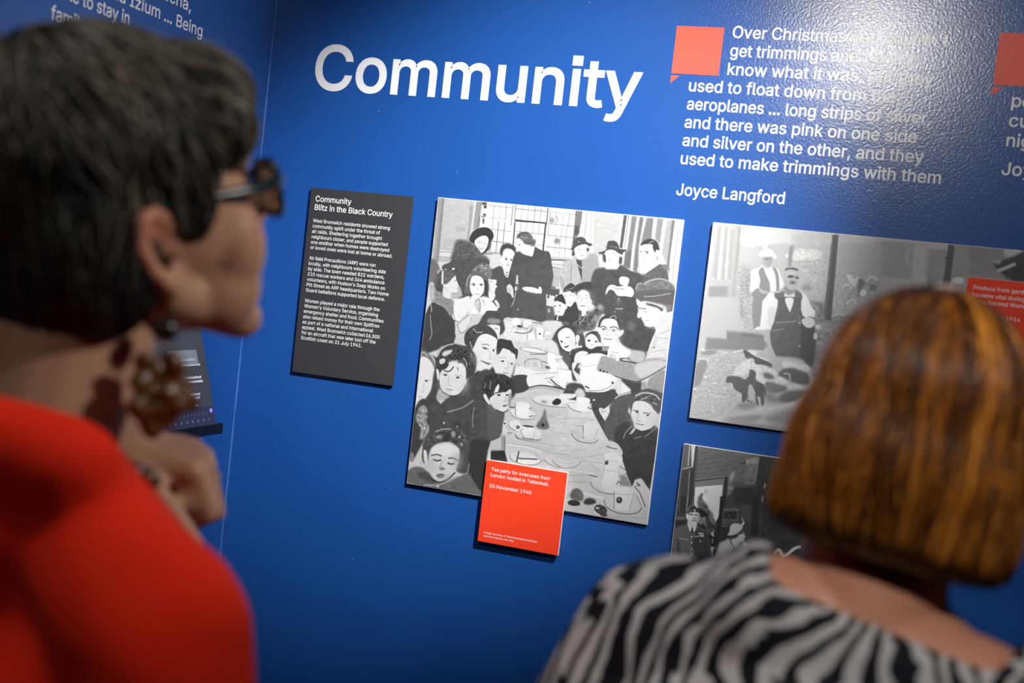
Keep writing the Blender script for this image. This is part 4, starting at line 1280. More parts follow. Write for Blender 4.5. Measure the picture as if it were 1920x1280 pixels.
OPS3 = """q 80 0 -74 -79 3560 -144 3971 3176 21 4034
q 62 12 1337 35 3580 17 3971 3176 1452 3723
t 6 74 51 1337 35 3580 17 3971 3176 1452 3723
e 150 2 2236 1333 113 151 -10
p 84 8 2183 3565 2048 1793 2262 1541 2525 1704 2896 3410
e 60 2 2220 1200 162 75 -10
e 160 2 2923 1042 103 140 -10
p 90 8 2974 3393 2769 1406 2946 1223 3201 1369 3592 3259
l 225 42 1584 1579 1674 1434 1767 1520 1914 1374 1991 1334
q 110 12 215 -16 1201 -5 1176 392 1232 919 291 1078 243 523
t 7 28 15 215 -16 1201 -5 1241 918 224 526
q 92 32 872 469 1199 426 1232 919 751 1000
s 78 8 234 143 500 8
s 78 8 236 238 693 63
s 75 8 226 307 652 183
s 78 8 235 381 841 210
s 78 8 239 457 849 275
s 78 8 243 523 696 394
s 90 6 345 126 347 221
s 90 6 502 26 502 102
s 90 6 448 272 458 356
s 90 6 594 88 600 220
s 90 6 746 36 757 205
s 90 6 841 210 842 295
s 76 6 754 564 882 544
s 76 6 746 651 891 618
s 76 6 755 725 881 695
s 76 6 755 801 873 781
q 165 16 771 401 833 296 860 368 796 529
q 150 12 763 563 884 562 871 611 771 628
q 140 20 785 663 875 639 869 668 788 691
q 158 16 1003 100 1197 33 1200 135 1012 174
q 125 16 1012 174 1200 135 1188 409 1007 438
q 160 12 1020 465 1181 429 1184 457 1023 492
t 11 18 15 917 76 1197 33 1194 465 962 446
s 55 15 920 179 1000 148
s 175 11 1189 43 1190 428
q 62 16 875 564 1191 512 1198 793 772 864
s 42 17 898 834 1197 784
s 40 20 885 874 992 846
q 95 12 1000 836 1190 804 1187 927 988 960
s 130 9 1024 879 1178 853
q 66 12 1206 31 1370 34 1411 889 1205 924 1203 463
q 74 32 1369 25 1730 25 1828 818 1411 889
s 95 9 1334 114 1322 538
e 190 8 1341 469 11 46 1
e 160 8 1330 677 13 56 1
q 100 8 -2 -7 93 -7 99 355 20 406
q 70 8 31 423 165 354 150 538 161 1100 49 1119
s 205 15 89 -6 102 336
q 215 8 112 -9 177 -15 183 342 154 337
s 200 13 20 406 183 342
q 72 8 178 -10 215 -16 224 526 245 1086 198 1094 183 342
s 170 11 134 407 154 728 165 1090
q 62 8 141 387 197 378 273 1081 180 1097
q 130 12 240 581 698 412 699 573 241 666
s 175 8 226 545 699 417
s 45 15 234 567 701 436
q 232 8 255 664 688 556 738 1963 332 2039
q 225 40 448 661 665 598 679 1022 475 1038
q 58 8 698 412 755 422 788 994 683 1974 629 1221 706 1008
s 140 9 695 422 701 971
p 115 20 334 966 321 854 341 784 383 748 389 795 376 845 411 896 480 923 522 1039 421 1056
t 20 15 24 314 798 393 747 531 1038 347 1069
e 50 6 375 759 17 13 -9
e 195 24 435 711 28 47 -9
q 175 8 745 949 982 909 983 999 747 1039
q 60 8 766 965 966 931 964 950 763 984
p 75 16 482 997 564 1027 600 1109 666 1221 581 1378 472 1202
t 26 10 12 455 1134 638 1129 699 1490 541 1340
p 105 20 332 915 353 797 432 872 506 975 487 1040 406 1018
t 20 14 21 319 803 439 783 517 999 378 1005
p 130 16 531 1041 593 1049 594 1128 656 1206 613 1213 554 1161
q 45 8 669 745 754 731 736 1227 704 1533 687 1465 688 1182
q 78 12 762 729 1166 663 1244 1437 772 1521 745 1084
t 7 21 10 762 729 1166 663 1244 1437 772 1521
q 60 12 881 710 1175 661 1180 774 896 839
q 92 12 1015 828 1192 807 1191 1078 1034 1053
q 55 12 1175 661 1266 646 1401 1750 1251 1777 1212 1180
q 95 8 737 945 982 904 990 1113 751 1207
q 62 8 758 977 962 951 967 1064 764 1099
s 165 10 745 943 982 908
s 165 7 979 913 988 1096
s 120 9 758 1118 978 1088
s 170 9 744 1217 863 1201
t 24 14 12 783 972 953 952 958 1066 790 1094
q 60 16 736 1227 906 1198 893 1446 733 1484
s 150 8 1230 1325 1297 1314
q 58 12 8 1148 146 1124 201 1284 23 1350
q 112 16 12 1183 160 1166 158 1220 11 1246
q 50 12 12 1254 176 1226 185 1296 23 1350
q 62 8 -1 855 42 848 50 1132 16 1146
s 130 8 25 851 37 1098
s 130 8 142 832 152 1097
s 150 9 250 814 240 949
q 55 8 42 848 137 832 153 1105 66 1120
p 42 8 327 1014 377 997 451 1028 510 1080 496 1109 446 1127 466 1221 540 1332 628 1405 677 1449 683 1572 625 1600 643 1889 472 1921 365 1327
p 130 16 369 1149 446 1127 464 1203 435 1253 371 1237
l 200 12 633 1448 630 1493 640 1509
l 192 14 615 1584 693 1588
p 105 12 14 2005 -8 1534 28 1385 75 1341 201 1284 257 1381 304 1408 360 1292 431 1298 523 1335 570 1433 634 1891
p 70 20 365 1327 508 1355 570 1433 634 1891 386 1936 328 1600
p 72 16 77 1502 196 1971 109 1987
t 5 27 26 -8 1534 201 1284 523 1335 634 1891 14 2005
q 120 8 98 1525 238 1518 240 1535 104 1542
l 185 12 99 1534 152 1533 239 1527
p 236 8 203 1266 223 1245 283 1305 275 1387 246 1365
p 236 8 348 1259 296 1339 311 1390 340 1340
q 38 8 272 1325 302 1320 313 1407 283 1412
p 200 12 214 1246 338 1252 311 1318 257 1310
p 222 12 180 1110 349 1054 378 1147 361 1221 322 1263 251 1258 202 1222
p 232 8 164 1121 191 1126 199 1195 174 1173
l 75 12 198 1116 260 1114
e 70 4 255 1115 26 11 -10
e 60 4 325 1107 30 12 -10
p 80 12 288 1163 318 1157 316 1180 285 1181
l 80 14 263 1211 332 1204
p 175 24 341 1136 367 1096 381 1173 337 1243
p 62 8 179 1101 175 1031 206 963 266 944 325 997 364 1034 350 1063 263 1069
l 190 9 185 1082 195 1018 241 962 286 968
l 187 7 192 1063 293 1028
e 220 4 295 1041 12 18 -10
q 225 8 389 1385 485 1381 483 1399 391 1402
q 225 8 419 1415 489 1412 483 1439 422 1441
l 215 12 337 1460 414 1443
e 235 4 299 1473 14 12 -10
e 235 4 306 1568 14 12 -10
e 235 4 445 1519 12 12 -10
e 225 4 322 1663 11 11 -10
e 225 4 334 1759 16 12 -10
l 185 11 308 1692 318 1735 352 1729 351 1685
l 177 7 172 1770 276 1756
p 205 12 749 1870 736 1580 759 1488 807 1453 914 1407 1067 1671 1083 1808
p 215 16 931 1404 1004 1365 1069 1406 1164 1627 1268 1774 965 1830
q 205 32 852 1463 936 1448 1075 1810 915 1839
l 60 14 902 1418 980 1528 1060 1689
q 70 12 878 1537 886 1747 903 1744
p 62 12 1108 1444 1185 1517 1250 1629 1268 1774 1218 1784 1147 1630 1068 1468
p 225 12 1091 1446 1120 1406 1173 1414 1197 1472 1159 1513 1104 1488
t 16 12 12 1088 1421 1190 1420 1185 1517 1107 1505
l 187 14 1152 1523 1204 1532 1240 1613
q 120 12 1038 1509 1064 1504 1078 1625 1053 1629
p 222 8 1005 1374 1005 1304 1066 1240 1108 1233 1114 1284 1144 1323 1121 1345 1133 1369 1111 1399 1053 1418
p 80 12 891 1359 1007 1321 1078 1203 1099 1164 1116 1231 1079 1282 1022 1301 1003 1357 929 1387
l 100 8 1063 1285 1105 1277
l 110 8 1088 1350 1121 1345
p 226 8 854 1343 882 1290 881 1211 917 1152 984 1131 1046 1147 1076 1186 1057 1242 988 1307 907 1347
p 55 12 855 1346 907 1351 997 1309 1072 1222 1095 1200 1032 1316 928 1379
p 225 8 1045 1139 1074 1098 1047 1050 1058 1040 1101 1111 1080 1150 1076 1186
t 3 11 11 -74 -79 3560 -144 3971 3176 21 4034"""
def print_mesh(name, x, z, w, h, res, ops, y, parent, tone):
    g = paint_print(w, h, res, ops); H_, W_ = g.shape
    X, Z = np.meshgrid(np.linspace(0, w, W_), np.linspace(0, -h, H_))
    V = np.stack([X + x, np.full(X.shape, y), Z + z], -1).reshape(-1, 3)
    i = np.arange(H_ * W_).reshape(H_, W_); F = np.stack([i[:-1, :-1], i[1:, :-1], i[1:, 1:], i[:-1, 1:]], -1).reshape(-1, 4)
    me = bpy.data.meshes.new(name); me.vertices.add(len(V)); me.vertices.foreach_set('co', V.ravel().astype(np.float32))
    me.loops.add(F.size); me.loops.foreach_set('vertex_index', F.ravel().astype(np.int32)); me.polygons.add(len(F))
    me.polygons.foreach_set('loop_start', np.arange(0, F.size, 4, dtype=np.int32)); me.update(); me.validate()
    s = g.ravel() / 255; lin = tone * np.where(s < .04045, s / 12.92, ((s + .055) / 1.055) ** 2.4)
    a = me.color_attributes.new('print', 'FLOAT_COLOR', 'POINT'); c = np.ones((len(V), 4), np.float32); c[:, :3] = lin[:, None]
    a.data.foreach_set('color', c.ravel()); return link(name, me, M_photo, parent)
def board(x, z, w, h, y0, y1, m): # mounted a little off the wall, with edges of its own colour
    bm = bmesh.new(); box_bm(bm, (0, y1, -h), (w, y0, 0)); bmesh.ops.recalc_face_normals(bm, faces=bm.faces[:]); bevel(bm, .0004, 1)
    return bm
def panel(name, label, cat, x, z, w, h, y0, y1, edge, face=None):
    """Empty at the panel's lower left; parts: board, and the printed face"""
    r = empty(name, (x, y1, z - h)); tag(r, label, cat)
    box('board', (0, 0, 0), (w, y0 - y1, h), edge, r, .0003)
    if face is not None: box('face_print', (.0003, -.0004, .0003), (w - .0003, -.00005, h - .0003), face, r)
    return r
TH = .0095
p1 = panel('photograph_panel', 'large upright black and white photograph of a crowded tea party', 'photograph', -.7316, 1.6557, .4275, .5001, -.0045, -TH, M_foam)
print_mesh('print', .0006, .4995, .4263, .4989, .0008, OPS1, -.0003, p1, .63)
p2 = panel('photograph_panel', 'wide black and white photograph of two men in waistcoats feeding hens', 'photograph', -.2573, 1.6561, .475, .3162, -.0045, -TH, M_foam)
print_mesh('print', .0006, .3156, .4738, .3150, .0011, OPS2, -.0003, p2, .84)
p3 = panel('photograph_panel', 'dark black and white photograph of an officer and a woman in a pale hat', 'photograph', -.2605, 1.2969, .40, .30, -.0045, -TH, M_foam)
print_mesh('print', .0006, .2994, .3988, .2988, .001, OPS3, -.0003, p3, .95)
r1 = panel('caption_card', 'small red caption card overlapping the foot of the tea party photograph', 'sign', -.5882, 1.2209, .1430, .1402, -TH-.0018, -.0172, M_foam, M_red)
r2 = panel('caption_card', 'red caption card on the garden photograph beside the auburn head', 'sign', .1304, 1.6092, .1430, .1402, -TH-.0018, -.0172, M_foam, M_red)
b1 = panel('text_panel', 'tall charcoal text panel left of the tea party photograph', 'sign', -.9757, 1.6526, .1971, .3318, -.0042, -.0090, M_char)
def panel_text(parent, lines, cap, bold, name='lettering'): return lettering(name, lines, cap, bold, M_print_text, face_wall(-.0008), parent)
panel_text(r1, [('Tea party for evacuees from', .0107, .1231, .1034), ('London hosted in Tettenhall.', .0107, .1130, .1025), ('20 November 1940', .0107, .0944, .0745)], .0058, .008)
panel_text(r1, [('Image courtesy of Wolverhampton Archives', .0098, .0152, .0950), ('and the Express and Star', .0098, .0094, .0544)], .0031, .008, 'credit_lettering')
panel_text(r2, [('Produce from gardens', .0100, .1229, None), ('became vital during', .0100, .1122, None), ('in the Second World War', .0100, .1022, None), ('about 1914', .0365, .0816, None)], .0058, .008)
HEAD = [('Community', .0118, .3080, .0700), ('Blitz in the Black Country', .0118, .2928, .1512)]
panel_text(b1, HEAD, .0098, .010, 'heading_lettering')
BODY = ['West Bromwich residents showed strong', 'community spirit under the threat of', 'air raids. Sheltering together brought', 'neighbours closer, and people supported', 'one another when homes were destroyed', 'or loved ones were lost at home or abroad.', '',
 'Air Raid Precautions (ARP) were run', 'locally, with neighbours volunteering side', 'by side. The town needed 822 wardens,', '210 rescue workers and 364 ambulance', "volunteers, with Hudson's Soap Works on", 'Pitt Street as ARP headquarters. Two Home', 'Guard battalions supported local defence.', '',
 'Women played a major role through the', "Women's Voluntary Service, organising", 'emergency shelter and food. Communities', 'also raised money for their own Spitfires', 'as part of a national and international', 'appeal. West Bromwich collected \u00a36,500', 'for an aircraft that was later lost off the', 'Scottish coast on 31 July 1941.']
WID = [151, 133, 138, 150, 154, 161, 0, 131, 152, 150, 152, 154, 162, 156, 0, 148, 146, 158, 151, 140, 154, 147, 121]
panel_text(b1, [(s, .0113, .2706 - .00957 * i, w * .00099) for i, (s, w) in enumerate(zip(BODY, WID)) if s], .0060, .008)

# ---------------------------------------------------------------- the screen on the side wall
M_black = mat('black_plastic', (.006, .006, .007), .4); add_bump(M_black, 300, .1, .0003)
M_screen = mat('lit_screen', (.02, .022, .026), .25); N_, L_, B_ = nodes(M_screen); B_.inputs['Emission Strength'].default_value = 1
def emit_mat(name, c, s=1.0):
    m = mat(name, (.02, .02, .02), .3); b = nodes(m)[2]; b.inputs['Emission Color'].default_value = (*c, 1); b.inputs['Emission Strength'].default_value = s; return m
B_.inputs['Emission Color'].default_value = (.030, .036, .050, 1)
M_glow = emit_mat('lit_white', (.55, .58, .66)); M_purple = emit_mat('lit_violet', (.32, .28, .95)); M_navy = emit_mat('lit_navy', (.016, .017, .05)); M_pale = emit_mat('lit_grey', (.16, .19, .26))
sh = empty('wall_ledge', (XL, -.153, 1.2146)); tag(sh, 'narrow black ledge on the side wall under the tilted screen', 'shelf')
box('shelf_board', (.0003, -.36, 0), (.071, 0, .0128), M_black, sh, .001)
box('front_lip', (.067, -.36, .0129), (.071, 0, .0180), M_black, sh, .0008)
tb = empty('touch_screen', (XL + .062, -.159, 1.2279)); tag(tb, 'tilted dark touch screen leaning on the black ledge by the side wall', 'screen')
tb.rotation_euler = (0, -math.radians(17.1), 0)       # leans back against the wall
HS, WS = .185, .30
box('casing', (-.007, -WS, 0), (-.0002, 0, HS), M_black, tb, .001)
scr = box('display', (-.0001, -WS+.002, .002), (.0006, -.0015, HS-.002), M_screen, tb)
def glyph_bar(name, y0, y1, z0, z1, m): return box(name, (.0007, y0, z0), (.0010, y1, z1), m, scr)
def bars(name, items, m):
    bm = bmesh.new()
    for y0, y1, z0, z1 in items: box_bm(bm, (.0007, y0, z0), (.0010, y1, z1))
    return from_bm(name, bm, m, scr)
rnd = random.Random(5); it = []
for z, n, ys in ((.112, 5, -.034), (.1035, 6, -.022), (.082, 7, -.024), (.075, 5, -.022), (.054, 4, -.036), (.048, 4, -.038)):
    y = ys
    for k in range(n * 4):
        w = .0016 + rnd.random() * .002; it.append((y - w, y, z, z + .0030 + .0012 * rnd.random())); y -= w + .0011
        if y < -WS + .03: break
bars('lettering', it, M_glow)
glyph_bar('picture_tile', -.11, -.026, .105, .130, M_pale)
glyph_bar('menu_strip', -WS+.004, -.003, .004, .034, M_navy)
bars('menu_line', [(-.09, -.046, .0365, .0380)], M_glow)
bars('menu_text', [(-.020 - .016*k - .003, -.020 - .016*k, .010 - .0002*k, .0135) for k in range(12)] + [(-.024 - .011*k - .003, -.024 - .011*k, .021, .0245) for k in range(16)], M_pale)
bm = bmesh.new(); bmesh.ops.create_cone(bm, cap_ends=True, segments=24, radius1=.0036, radius2=.0036, depth=.0006, matrix=Matrix.Translation((.0012, -.0115, .0262)) @ Matrix.Rotation(math.pi/2, 4, 'Y'))
from_bm('round_button', bm, M_purple, scr)

# ---------------------------------------------------------------- people: flesh, hair and clothes grown from blobs
def blob_bm(prims):
    bm = bmesh.new()
    for p in prims:
        if p[0] == 'e':                                   # ellipsoid: centre, radii, euler degrees
            _, c, r, rot = p if len(p) == 4 else (*p, (0, 0, 0))
            if isinstance(rot, Matrix): m = Matrix.Translation(c) @ rot.to_4x4()
            else: m = Matrix.Translation(c) @ Euler([math.radians(a) for a in rot]).to_matrix().to_4x4()
            bmesh.ops.create_uvsphere(bm, u_segments=24, v_segments=16, radius=1, matrix=m @ Matrix.Diagonal((*r, 1)))
        else:                                             # tapered capsule a->b
            _, a, b, ra, rb = p; a, b = Vector(a), Vector(b); d = b - a; L = d.length or 1e-6
            q = Vector((0, 0, 1)).rotation_difference(d).to_matrix().to_4x4(); q.translation = a
            rings = [(-ra*math.cos(t), ra*math.sin(t)) for t in np.linspace(0, math.pi/2, 6)[1:]] + [(L*f, ra + (rb-ra)*f) for f in (.25, .5, .75)] + [(L + rb*math.sin(t), rb*math.cos(t)) for t in np.linspace(0, math.pi/2, 6)[:-1]]
            n = 18; v0 = bm.verts.new(q @ Vector((0, 0, -ra))); prev = None
            for z, r in rings:
                ring = [bm.verts.new(q @ Vector((r*math.cos(2*math.pi*k/n), r*math.sin(2*math.pi*k/n), z))) for k in range(n)]
                for k in range(n):
                    if prev: bm.faces.new((prev[k], prev[(k+1) % n], ring[(k+1) % n], ring[k]))
                    else: bm.faces.new((v0, ring[(k+1) % n], ring[k]))
                prev = ring
            v1 = bm.verts.new(q @ Vector((0, 0, L + rb)))
            for k in range(n): bm.faces.new((prev[k], prev[(k+1) % n], v1))
    return bm
def grow(name, prims, voxel, smooth, m, parent=None, shape=None, color=None):
    """one continuous skin round all the blobs"""
    bm = blob_bm(prims); me = bpy.data.meshes.new(name); bm.to_mesh(me); bm.free()
    o = bpy.data.objects.new(name, me); COL.objects.link(o)
    r = o.modifiers.new('r', 'REMESH'); r.mode = 'VOXEL'; r.voxel_size = voxel; r.adaptivity = 0
    s = o.modifiers.new('s', 'SMOOTH'); s.iterations = smooth; s.factor = .5
    bpy.context.view_layer.update(); dg = bpy.context.evaluated_depsgraph_get()
    me2 = bpy.data.meshes.new_from_object(o.evaluated_get(dg)); o.modifiers.clear(); o.data = me2; bpy.data.meshes.remove(me); me2.name = name
    co = np.empty(len(me2.vertices) * 3, np.float32); me2.vertices.foreach_get('co', co); co = co.reshape(-1, 3)
    if shape: co = shape(co).astype(np.float32); me2.vertices.foreach_set('co', co.ravel()); me2.update()
    if color:
        c = np.ones((len(co), 4), np.float32); c[:, :3] = color(co); a = me2.color_attributes.new('tint', 'FLOAT_COLOR', 'POINT'); a.data.foreach_set('color', c.ravel())
    me2.polygons.foreach_set('use_smooth', np.ones(len(me2.polygons), bool)); me2.materials.clear(); me2.materials.append(m); o.parent = parent
    return o
def xf(prims, m):
    out = []
    for p in prims:
        if p[0] == 'e':
            rot = p[3] if len(p) == 4 else (0, 0, 0)
            rm = rot if isinstance(rot, Matrix) else Euler([math.radians(a) for a in rot]).to_matrix()
            out.append(('e', m @ Vector(p[1]), p[2], m.to_3x3() @ rm))
        else: out.append(('c', m @ Vector(p[1]), m @ Vector(p[2]), p[3], p[4]))
    return out
def mirror(prims):
    out = []
    for p in prims:
        if p[0] == 'e':
            rot = p[3] if len(p) == 4 else (0, 0, 0); out.append(('e', (-p[1][0], *p[1][1:]), p[2], (rot[0], -rot[1], -rot[2])))
        else: out.append(('c', (-p[1][0], *p[1][1:]), (-p[2][0], *p[2][1:]), p[3], p[4]))
    return out
def cut(o, plane_co, plane_no):
    """trim a garment: keep what lies below the plane"""
    bm = bmesh.new(); bm.from_mesh(o.data)
    bmesh.ops.bisect_plane(bm, geom=bm.verts[:] + bm.edges[:] + bm.faces[:], plane_co=plane_co, plane_no=plane_no, clear_outer=True)
    bm.to_mesh(o.data); bm.free()
def thicken(o, t):
    s = o.modifiers.new('cloth', 'SOLIDIFY'); s.thickness = t; s.offset = -1

HEAD_HALF = [('e', (.037, .048, -.062), (.030, .036, .038)), ('e', (.043, .059, -.030), (.028, .030, .042)), ('c', (.052, -.002, -.052), (.022, .072, -.098), .022, .018), ('e', (.056, .020, .01), (.022, .045, .055)),
             ('c', (.012, .086, .034), (.042, .078, .034), .012, .012), ('e', (.013, .098, -.026), (.009, .012, .009))]
EAR = [('c', (.072, .004, .004), (.083, -.012, .024), .007, .0055), ('c', (.083, -.012, .024), (.088, -.026, .022), .0055, .0055), ('c', (.088, -.026, .022), (.088, -.032, .004), .0055, .005),
       ('c', (.088, -.032, .004), (.083, -.022, -.018), .005, .005), ('c', (.083, -.022, -.018), (.077, -.010, -.032), .006, .0085), ('c', (.077, -.010, -.032), (.070, -.001, -.026), .0085, .006),
       ('e', (.076, -.018, .002), (.0045, .014, .022), (0, 0, 18)), ('c', (.080, -.016, .010), (.081, -.022, -.010), .004, .004), ('e', (.073, -.001, -.006), (.005, .006, .007))]
EAR = [((p[0], (p[1][0], p[1][1], p[1][2]-.010), *p[2:]) if p[0] == 'e' else ('c', (p[1][0], p[1][1], p[1][2]-.010), (p[2][0], p[2][1], p[2][2]-.010), *p[3:])) for p in EAR]
HEAD_MID = [('e', (0, -.014, .046), (.076, .094, .078)), ('e', (0, .040, -.020), (.060, .056, .084)), ('e', (0, .079, -.099), (.023, .016, .017)), ('c', (0, .094, .022), (0, .110, -.020), .0085, .0115),
            ('c', (-.016, .089, -.053), (.016, .089, -.053), .0065, .0065), ('c', (-.014, .088, -.063), (.014, .088, -.063), .0075, .0075), ('e', (0, .03, .07), (.062, .058, .05))]
HEADP = HEAD_MID + HEAD_HALF + mirror(HEAD_HALF) + EAR + mirror(EAR)
def head_shape(Hm):
    inv = np.array(Hm.inverted()); fw = np.array(Hm)
    def f(co):
        h = co @ inv[:3, :3].T + inv[:3, 3]
        for s in (-1, 1):                                 # eye sockets
            d = np.linalg.norm((h - np.array([s*.031, .092, .010])) / np.array([.019, .03, .013]), axis=1); h[:, 1] -= .010 * np.exp(-d**2)
        d = np.linalg.norm((h - np.array([0, .1, -.058])) / np.array([.02, .02, .0022]), axis=1); h[:, 1] -= .003 * np.exp(-d**2)
        return h @ fw[:3, :3].T + fw[:3, 3]
    return f
def skin_color(Hm, base, blush):
    inv = np.array(Hm.inverted())
    def f(co):
        h = co @ inv[:3, :3].T + inv[:3, 3]; c = np.tile(np.array(base), (len(co), 1))
        def mix(center, rad, col, k):
            nonlocal c
            w = k * np.exp(-np.sum(((h - np.array(center)) / np.array(rad))**2, 1))[:, None]; c = c*(1-w) + np.array(col)*w
        for s in (-1, 1):
            mix((s*.046, .078, -.018), (.022, .03, .020), blush, .6); mix((s*.085, -.018, 0), (.02, .02, .03), blush, .8)
        mix((0, .096, -.058), (.018, .02, .010), (.42, .12, .10), .9)
        return c
    return f
def finger(base, d, n, lens, radii, curls):
    """chain of capsules bending by the given angles about the knuckle line, towards -n"""
    out = []; p = Vector(base); d, n = Vector(d).normalized(), Vector(n).normalized(); ax = n.cross(d).normalized()
    for L, (ra, rb), a in zip(lens, zip(radii[:-1], radii[1:]), curls):
        d = Matrix.Rotation(math.radians(a), 3, ax) @ d; q = p + d * L; out.append(('c', p, q, ra, rb)); p = q
    return out
def hand(w, f, n, side, curls, spread=.0, thumb=(35, 25, 20)):
    """wrist point, direction to the knuckles, back of the hand, side of the thumb (+1/-1)"""
    w, f, n = Vector(w), Vector(f).normalized(), Vector(n); n = (n - f*n.dot(f)).normalized(); s = f.cross(n).normalized() * side
    P = [('c', w + s*.018, w + f*.078 + s*.027, .015, .0125), ('c', w + s*.004, w + f*.084 + s*.009, .016, .013), ('c', w - s*.010, w + f*.080 - s*.009, .015, .0125), ('c', w - s*.018, w + f*.070 - s*.026, .013, .0115), ('c', w - f*.01, w + f*.02, .024, .026)]
    for k, (o, y, L) in enumerate(((.027, .080, (.040, .024, .020)), (.009, .086, (.044, .028, .021)), (-.009, .082, (.041, .026, .020)), (-.026, .072, (.032, .019, .017)))):
        d = f + s * spread * (1.5 - k); P += finger(w + f*y + s*o, d, n, L, (.0100, .0088, .0080, .0068), curls[k])
    b = w + f*.022 + s*.024; d = (f*.75 + s*.75 - n*.2)
    t = s.cross(f); ax = (n*.6 + f*.3).normalized(); p = b
    for L, ra, rb, a in zip((.042, .031, .026), (.0135, .0105, .0095), (.0105, .0095, .0078), thumb):
        d = d.normalized() - n * math.tan(math.radians(a)) * .35 - s * math.tan(math.radians(a)) * .45; d.normalize(); q = p + d*L; P.append(('c', p, q, ra, rb)); p = q
    return P

def strands(name, surf, roots, flow, length, rad, m, parent, color, step=.009, seed=1, lift=.0015, stop=None, wander=.2):
    """locks of hair laid over a surface; each lock is a tapering tube with its own tint"""
    rnd = random.Random(seed); bm = bmesh.new(); bm.from_mesh(surf.data); tree = BVHTree.FromBMesh(bm); bm.free()
    V = []; F = []; C = []
    for p in roots:
        p, nrm, _, _ = tree.find_nearest(Vector(p)); L = length(p) * rnd.uniform(.75, 1.15); n = max(3, int(L / step)); pts = []; off = lift + rnd.random() * .003; wob = Vector((rnd.gauss(0, 1), rnd.gauss(0, 1), rnd.gauss(0, 1))) * wander
        q = p.copy(); d = None
        for i in range(n + 1):
            pts.append(q + nrm * off)
            fl = flow(q, nrm) + wob; fl = fl - nrm * fl.dot(nrm)
            if fl.length < 1e-5: break
            fl.normalize(); d = fl if d is None else (d * .5 + fl * .5).normalized()
            nx, nn, _, _ = tree.find_nearest(q + d * step)
            if stop and stop(nx): pts.append(nx + nn * off); break
            q, nrm = nx, nn
        if len(pts) < 3: continue
        k = len(pts); r0 = rad * rnd.uniform(.6, 1.3); R = [r0 * (.55 + .45*min(1, i/2)) * (1 - .75 * max(0, (i/(k-1) - .55) / .45)) for i in range(k)]
        v, f = tube_data(pts, R, 4); b = len(V); V += v; F += [tuple(b + a for a in q) for q in f]
        cc = color(p, rnd); C += [cc] * len(v)
    o = from_py(name, V, F, m, parent, True); a = o.data.color_attributes.new('tint', 'FLOAT_COLOR', 'POINT')
    c = np.ones((len(V), 4), np.float32); c[:, :3] = np.array(C, np.float32); a.data.foreach_set('color', c.ravel()); return o

def skin_mat(name):
    m = mat(name, (.5, .3, .2), .5, .4); attr_color(m, 'tint'); b = nodes(m)[2]; b.inputs['Subsurface Weight'].default_value = .25; b.inputs['Subsurface Radius'].default_value = (.012, .004, .002); b.inputs['Subsurface Scale'].default_value = 1
    add_bump(m, 500, .15, .0006); return m
def hair_mat(name, rough=.38, spec=.5):
    m = mat(name, (.1, .1, .1), rough, spec); attr_color(m, 'tint'); return m
M_skin = skin_mat('skin'); M_hairL = hair_mat('dark_grey_hair', .45, .35); M_hairR = hair_mat('auburn_hair', .36, .3)
M_hairbase = mat('hair_shade', (.012, .010, .008), .6, .2); add_bump(M_hairbase, 120, .4, .003)
M_hairbase2 = mat('auburn_shade', (.045, .017, .006), .6, .2); add_bump(M_hairbase2, 120, .4, .003)
M_top = mat('red_knit', (.56, .012, .001), .85, .15); M_top.node_tree.nodes['Principled BSDF'].inputs['Sheen Weight'].default_value = .25
M_top.node_tree.nodes['Principled BSDF'].inputs['Sheen Tint'].default_value = (1, .12, .02, 1); add_bump(M_top, 9, .35, .012, 1)
M_trous = mat('dark_trousers', (.02, .022, .03), .85, .2); add_bump(M_trous, 40, .3, .003)
M_shoe = mat('black_shoe_leather', (.012, .012, .012), .4); add_bump(M_shoe, 200, .2, .001)
M_frame = mat('dark_teal_acetate', (.004, .018, .020), .25); add_bump(M_frame, 80, .05, .0005)
M_lens = mat('spectacle_lens', (1, 1, 1), .02, .5, 0, Transmission_Weight=1.0, IOR=1.08)
M_amber = mat('amber_resin', (.11, .038, .006), .35); add_bump(M_amber, 120, .4, .002)
M_bead = mat('dark_bead', (.02, .012, .010), .25); add_bump(M_bead, 120, .1, .001)
M_gold = mat('gold', (.75, .50, .20), .3, .5, 1.0); add_bump(M_gold, 300, .1, .0005)
M_eye = mat('eye_white', (.75, .72, .68), .25); N_, L_, B_ = nodes(M_eye)
_tc = N_.new('ShaderNodeTexCoord'); _mp = N_.new('ShaderNodeVectorMath'); _mp.operation = 'DISTANCE'; _mp.inputs[1].default_value = (0, 1, 0); L_.new(_tc.outputs['Object'], _mp.inputs[0])
_rp = N_.new('ShaderNodeValToRGB'); _rp.color_ramp.interpolation = 'CONSTANT'; _rp.color_ramp.elements[0].color = (.004, .004, .004, 1); _rp.color_ramp.elements[1].position = .25; _rp.color_ramp.elements[1].color = (.06, .035, .02, 1)
_e = _rp.color_ramp.elements.new(.5); _e.color = (.75, .72, .68, 1); L_.new(_mp.outputs['Value'], _rp.inputs['Fac']); L_.new(_rp.outputs['Color'], B_.inputs['Base Color'])
M_zebra = mat('zebra_print_cloth', (.5, .5, .5), .8, .2)
